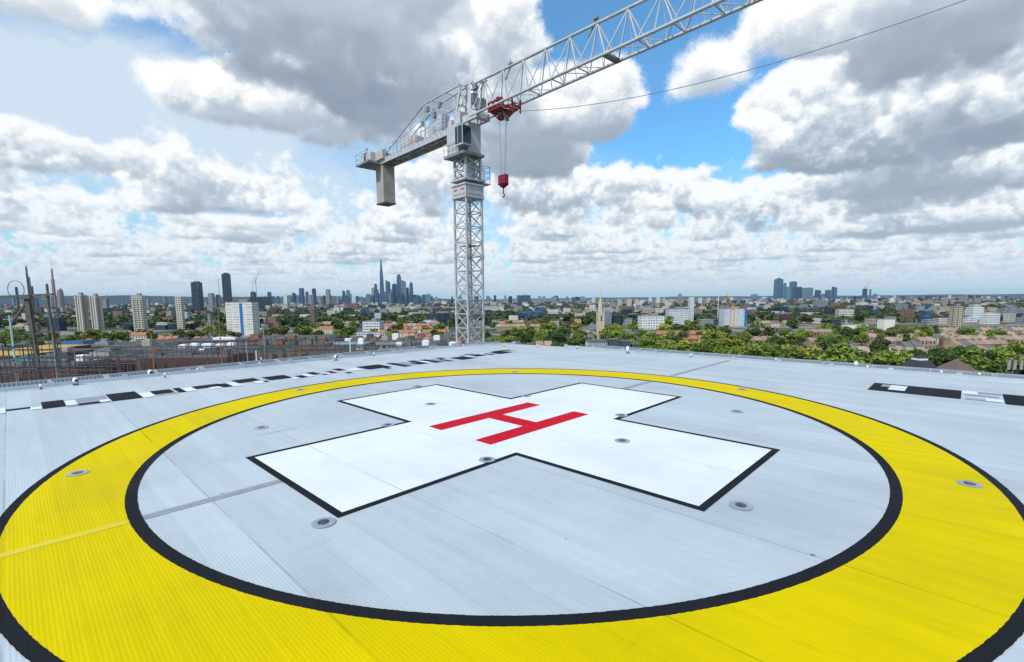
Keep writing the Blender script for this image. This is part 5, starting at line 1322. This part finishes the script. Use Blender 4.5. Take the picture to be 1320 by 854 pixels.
wing(-70, 100, 472, 92, 14, FRB, M_ROOFD, 'dark roofed brick wing cut by the left edge of the view behind the scaffold frame', plant=((.1, .1, 3, 2, 1.5, M_DALU), (.3, 0, 2, 2, 1.0, M_WHITE), (.42, .1, 4, 2, 1.6, M_CONC), (-.05, -.2, 1.5, 1.5, 1.2, M_GREEN)))
wing(148, 300, 451, 158, 20, FRB, M_ROOFG, 'second red brick wing with white plant units along its roof', plant=tuple((-.02 + .075 * i, -.2 + .08 * (i % 3), 2.4, 1.8, .9 + .3 * (i % 2), M_WHITE) for i in range(6)) + ((-.4, 0, 3, 3, 2.4, M_CONC), (-.25, .2, 5, 2, 1.0, M_DALU)))
wing(84, 185, 447, 205, 16, FDK, M_ROOFD, 'dark clad low wing behind the red brick wings', plant=((.3, 0, 3, 3, 2.2, M_CONC2), (-.2, 0, 6, 3, 1.2, M_ROOFG)))
wing(78, 107, 440.5, 240, 10, M_BLUEP, M_ROOFD, 'small building with bright blue hoarding', plant=(), parapet=False, name='site_building')
wing(203, 330, 440, 250, 16, FRB, M_ROOFG, 'third brick wing with a pale strip of roof in front of the white slab block', plant=((.1, 0, 12, 3, 1.2, M_WHITE), (-.3, 0, 3, 3, 1.4, M_DALU), (.4, .1, 5, 3, 2.6, M_BRICKR)))
wing(300, 395, 452, 145, 22, FBR, M_ROOFD, 'brown brick wing with many roof boxes right of the red brick wings', plant=tuple((-.42 + .14 * i, -.3 + .2 * (i % 3), 2.6, 2.0, 1.2 + .7 * ((i * 5) % 3), (M_DALU, M_CONC2, M_BRICKR, M_DALU)[i % 4]) for i in range(7)))
wing(345, 425, 443, 200, 18, FBR, M_ROOFD, 'brown brick wing behind the one with many roof boxes', plant=tuple((-.42 + .17 * i, 0, 3, 2.5, 1.6 + .8 * (i % 2), (M_CONC2, M_BRICKR, M_DALU)[i % 3]) for i in range(6)))
wing(318, 425, 436, 260, 14, FGR, M_ROOFG, 'grey concrete wing with a long pale parapet behind the brown brick wings')
wing(398, 470, 456, 120, 12, FBR, M_ROOFD, 'dark brown wing left of the white aerial pole', plant=((.0, 0, 3, 2, 1.2, M_DALU), (.3, 0, 2, 2, 1.4, M_CONC)))
wing(412, 470, 446, 180, 14, FBR, mat('blue grey roof sheet', (.20, .27, .33), rough=.5, var=.1), 'brown wing with a pale blue grey roof', plant=((.3, 0, 2, 2, 2, M_WHITE),))
wing(440, 600, 441, 235, 18, FGR, M_ROOFG, 'long grey wing crowded with roof plant left of the crane mast', plant=tuple((-.47 + .072 * i, -.3 + .25 * (i % 3), 3.2, 2.6, 1.4 + .8 * ((i * 7) % 3), (M_WHITE, M_CONC2, M_DALU, M_BRICKR, M_CONC)[i % 5]) for i in range(14)))
wing(500, 600, 449, 150, 14, FBE, M_ROOFG, 'beige wing with low roof boxes just past the deck left of the crane mast', plant=tuple((-.42 + .12 * i, 0, 2.2, 2, 1.0 + .6 * (i % 2), (M_WHITE, M_CONC2, M_DALU)[i % 3]) for i in range(8)))
# the block that carries the helipad
o = empty('hospital_block', PC, TH); hb = MB().box((0, 0, (GROUND - 5.0) / 2 - .0), (22, 22, -GROUND - 5.0)).build('wall', FBE, o); hb.location.z = -.0
MB().box((0, 0, -4.85), (22.6, 22.6, .25)).build('roof', M_ROOFG, o)
mb = MB()
for x in (-10, -3.4, 3.4, 10):
    for y in (-10, -3.4, 3.4, 10): mb.tube((x, y, -4.7), (x, y, -.45), .22, 10)
for x in (-12, -4, 4, 12): mb.bar((x, -12.5, -.6), (x, 12.5, -.6), .3)
mb.build('steel_frame', M_ALU, o); tag(o, 'hospital block that carries the helipad on steel columns', 'building')
# gantry frame on the far left
def gantry():
    Y = 62; a, b = at(38.5, 382, Y), at(-14, 382, Y); zb = GROUND; o = empty('roof_gantry', (a.x, Y, px_height(470, Y)))
    zt = a.z - o.location.z; w = at(4 * 1.0 + 660, 400, Y).x
    p2 = at(64, 382, Y).x - a.x; p0 = at(-20, 382, Y).x - a.x
    m = mat('weathered brown steel', (.10, .085, .07), rough=.8, var=.3)
    MB().box((0, 0, zt * .75), (.54, .4, zt * .5)).box((.08, 0, zt * .25 - 2), (.24, .3, zt * .5 + 4)).build('post', m, o)
    MB().box((p2, 0, zt * .80), (.24, .24, zt * .4)).box((p2 + .06, 0, zt * .3 - 2), (.10, .2, zt * .6 + 4)).build('post', m, o); o.rotation_euler = (0, R_(-2.2), 0)
    MB().box(((p0 + p2) / 2 + .3, 0, zt + .08), (p2 - p0 + 1.0, .34, .24)).build('crossbeam', m, o)
    mb = MB(); mb.bar((-.3, 0, zt - .9), (-2.6, 0, zt - 3.4), .22); mb.bar((p2 + .3, 0, zt * .5), (-.2, 0, zt * .5 - .3), .12); mb.build('brace', m, o)
    MB().box((.2, -.3, zt - .1), (1.1, .3, .5)).build('pulley_box', M_DALU, o)
    tag(o, 'tall brown goalpost shaped steel gantry with two posts at the far left', 'gantry')
gantry()
def pole(px, y0, y1, Y, r, m, label, arms=(), name='pole'):
    a, b = at(px, y1, Y), at(px, y0, Y); o = empty(name, (a.x, Y, a.z)); h = b.z - a.z
    MB().tube((0, 0, -3), (0, 0, h), r, 7, r * .75).build('shaft', m, o)
    if arms:
        mb = MB()
        for z, L in arms: mb.tube((0, 0, h * z), (L, 0, h * z), r * .6, 5)
        mb.build('arm', m, o)
    tag(o, label, 'pole')
M_SCAF = mat('brown scaffold steel', (.085, .07, .06), rough=.8, var=.3)
M_PB = mat('pale blue pole paint', (.42, .58, .64), rough=.5); M_RUST = mat('rusty tan steel', (.26, .16, .08), rough=.8, var=.3, vscale=2)
pole(20.5, 407, 474, 58, .12, M_PB, 'thick pale blue pole left of the brown gantry')
pole(45, 440, 492, 26, .030, M_DALU, 'thin dark scaffold pole below the gantry')
pole(72, 384, 470, 66, .10, M_NET, 'thin grey pole just right of the gantry', ((.98, -.9),))
pole(78, 437, 480, 45, .09, M_DALU, 'short thick dark pole right of the gantry')
pole(99.5, 446, 486, 28, .035, M_RUST, 'short rusty pole near the striped tower blocks')
pole(199, 430, 476, 36, .055, M_RUST, 'tan pole left of the white slab block, standing above the red brick wing')
pole(286.5, 396, 471, 40, .05, M_RUST, 'tall orange brown pole in front of the left end of the white slab block')
pole(319.5, 440, 468, 34, .05, M_NET, 'short grey pole below the right end of the white slab block')
pole(331, 452, 466, 27, .04, M_WHITE, 'short white pole on the walkway below the white slab block')
pole(373, 428, 452, 60, .06, M_RUST, 'thin tan pole above the brown brick wings')
pole(342, 420, 458, 50, .06, M_NET, 'thin grey pole left of the narrow brown tower')
pole(404, 378, 396, 640, .6, M_NET, 'roof aerial on top of the narrow brown tower', name='aerial')
def scaffold(px0, px1, y0, y1, Y, label, nx=3, nz=3, m=None, r=.03, z_over=0):
    a, b = at(px0, y1, Y), at(px1, y0, Y); o = empty('scaffold_frame', (a.x, Y, a.z)); w, h = b.x - a.x, b.z - a.z
    for k in range(nx):
        x = w * k / (nx - 1)
        for yy in (0, 1.2): MB().tube((x, yy, -1.5), (x, yy, h + .1 * (k % 2)), r, 6).build('standard', m or M_DALU, o)
    mb = MB()
    for k in range(1, nz + 1):
        for yy in (0, 1.2): mb.tube((-.2, yy, h * k / nz - .1), (w + .2, yy, h * k / nz - .1), r, 6)
    for k in range(nx): mb.tube((w * k / (nx - 1), 0, h - .1), (w * k / (nx - 1), 1.2, h - .1), r * .9, 5)
    mb.build('rail', m or M_DALU, o)
    tag(o, label, 'scaffold')
scaffold(2, 10, 447, 493, 23, 'narrow dark scaffold frame at the far left edge of the deck', 3, 3)
scaffold(-30, 130, 474, 488, 24, 'long low scaffold rail along the left deck edge below the brick wings', 9, 2, M_SCAF, .022)
scaffold(25, 66, 428, 450, 70, 'pale scaffold rail crossing the gantry posts', 4, 2, M_SCAF, .05)
scaffold(300, 432, 437, 462, 55, 'wide scaffold frame in front of the brown brick wings', 10, 3, M_SCAF, .04)
scaffold(110, 290, 452, 470, 60, 'long scaffold rail in front of the red brick wings', 12, 2, M_DALU, .035)
scaffold(440, 520, 445, 459, 48, 'scaffold rail left of the green box', 7, 2, M_SCAF, .035)
scaffold(20, 175, 460, 476, 40, 'dark scaffold rail between the left deck edge and the brick wings', 14, 2, M_DALU, .03)
scaffold(150, 345, 446, 462, 75, 'far dark scaffold rail behind the nearest red brick wing', 16, 2, M_DALU, .05)
scaffold(330, 470, 447, 464, 40, 'dark scaffold rail in front of the dark brown wing', 12, 3, M_DALU, .028)
def duct(px0, px1, y, Y, m, r, label):
    a, b = at(px0, y, Y), at(px1, y, Y); o = empty('roof_duct', (a.x, Y, a.z)); w = b.x - a.x
    MB().tube((0, 0, 0), (w, 0, 0), r, 8).tube((0, 0, 0), (0, 0, -2.5), r, 8).tube((w, 0, 0), (w, 0, -2.5), r, 8).build('pipe', m, o)
    mb = MB()
    for k in range(1, 6): mb.tube((w * k / 6 - .04, 0, 0), (w * k / 6 + .04, 0, 0), r * 1.25, 8)
    mb.build('pipe_joint', M_DALU, o); tag(o, label, 'duct')
duct(105, 180, 464, 100, M_BRICKR, .4, 'rust red roof duct on the nearest red brick wing')
duct(190, 270, 455, 120, M_ALU, .35, 'silver roof duct behind the tan pole')
duct(305, 365, 449, 118, M_DALU, .4, 'dark roof duct on the brown wing with many roof boxes')
duct(30, 88, 466, 88, M_DALU, .35, 'dark roof duct below the gantry')
duct(380, 440, 450, 110, M_BRICKR, .3, 'rust red roof duct on the dark brown wing')
# white telecom gear at the right edge
def telecom():
    Y = 40; a = at(1304, 492, Y); o = empty('telecom_mast', (a.x, Y, a.z)); h = px_height(462, Y) - a.z
    MB().tube((0, 0, -2), (0, 0, h), .07, 8).tube((-.55, 0, h * .35), (.6, 0, h * .35), .035, 6).tube((-.55, 0, h * .8), (.6, 0, h * .8), .035, 6).build('pole', M_DALU, o)
    for x in (-.5, 0, .55): MB().box((x, -.12, h * .62), (.16, .12, h * .34)).build('antenna_panel', M_CONC, o)
    MB().box((.15, -.2, h * .2), (.3, .3, .4)).build('equipment_case', M_DALU, o)
    MB().lathe((-.35, -.2, h * .25), [(.05, 0), (.22, .03), (.24, .06)], 12).build('dish', M_WHITE, o)
    tag(o, 'pale narrow telecom panels on a dark mast at the right end of the deck edge', 'antenna')
telecom()

srnd = random.Random(77)
def filler(n, x0, x1, peak, Ylo, Yhi, look_, mats_, grp):
    for i in range(n):
        px = x0 + (x1 - x0) * (i + srnd.uniform(.1, .9)) / n; c_ = 1 - abs(px - (x0 + x1) / 2) / ((x1 - x0) / 2)
        yt = 383 - peak * (.25 + .75 * c_) * srnd.uniform(.3, 1); w = srnd.uniform(2.2, 5); k = srnd.randrange(len(mats_)); Y = srnd.uniform(Ylo, Yhi)
        o = tower(px - w / 2, px + w / 2, yt, Y, mats_[k], 'x x x x', srnd.choice(['box', 'step', 'slant', 'box']), group=grp)
        NAMED.append((o, px, Y, look_[k], 'skyscraper', grp))
LK = ['low dark tower', 'low blue tower', 'low grey tower', 'low pale tower']
filler(22, 470, 556, 9, 4400, 5600, LK, [FDK, FBL, FGR, FTL], 'small towers filling the skyline')
filler(14, 985, 1095, 6, 7800, 8600, LK, [FDK, FBL, FGR, FTL], 'small towers filling the skyline')
filler(20, 335, 470, 4, 3600, 4600, LK, [FDK, FBL, FGR, FTL], 'small towers filling the skyline')
filler(16, 560, 760, 3, 3400, 4800, LK, [FDK, FBL, FGR, FTL], 'small towers filling the skyline')
filler(18, 1100, 1320, 3, 3800, 5600, LK, [FDK, FBL, FGR, FWH], 'small towers filling the skyline')
filler(10, 0, 240, 3, 2600, 4200, LK, [FDK, FBL, FGR, FTL], 'small towers filling the skyline')
# ================================================================== labels for the many houses and trees
from collections import defaultdict
by = defaultdict(list)
for it in NAMED: by[(it[3], where(it[1]), 'on the skyline' if it[4] == 'skyscraper' else depth_word(it[2]), it[4], it[5])].append(it)
ORDN = ['first', 'second', 'third', 'fourth', 'fifth', 'sixth', 'seventh', 'eighth', 'ninth', 'tenth', 'eleventh', 'twelfth', 'thirteenth', 'fourteenth']
for (look, wh, dw, cat, grp), its in by.items():
    its.sort(key=lambda i: i[1])
    for k, it in enumerate(its):
        wh = wh.replace('tower blocks', 'blocks') if len(look.split()) > 4 else wh
        s_ = look + ' ' + dw + ', ' + wh
        if len(its) > 1: s_ = look + ' ' + dw + ', ' + wh + ', ' + (ORDN[k] + ' from left' if k else 'leftmost')
        tag(it[0], s_, cat, grp)

# ================================================================== air
HAZE = True
if HAZE:
    m = bpy.data.materials.new('air'); m.use_nodes = True; nt = m.node_tree; nt.nodes.clear()
    o = nt.nodes.new('ShaderNodeOutputMaterial'); v = nt.nodes.new('ShaderNodeVolumePrincipled'); nt.links.new(v.outputs[0], o.inputs['Volume'])
    v.inputs['Color'].default_value = (.62, .80, 1.0, 1); v.inputs['Density'].default_value = 1.9e-5; v.inputs['Anisotropy'].default_value = .0
    mb = MB(); mb.box((0, 15500, (GROUND - 1 + 360) / 2), (64000, 38000, 360 - GROUND + 1)); hz_ = mb.build('haze', m); tag(hz_, 'thin pale blue air between the helipad and the horizon', kind='stuff')
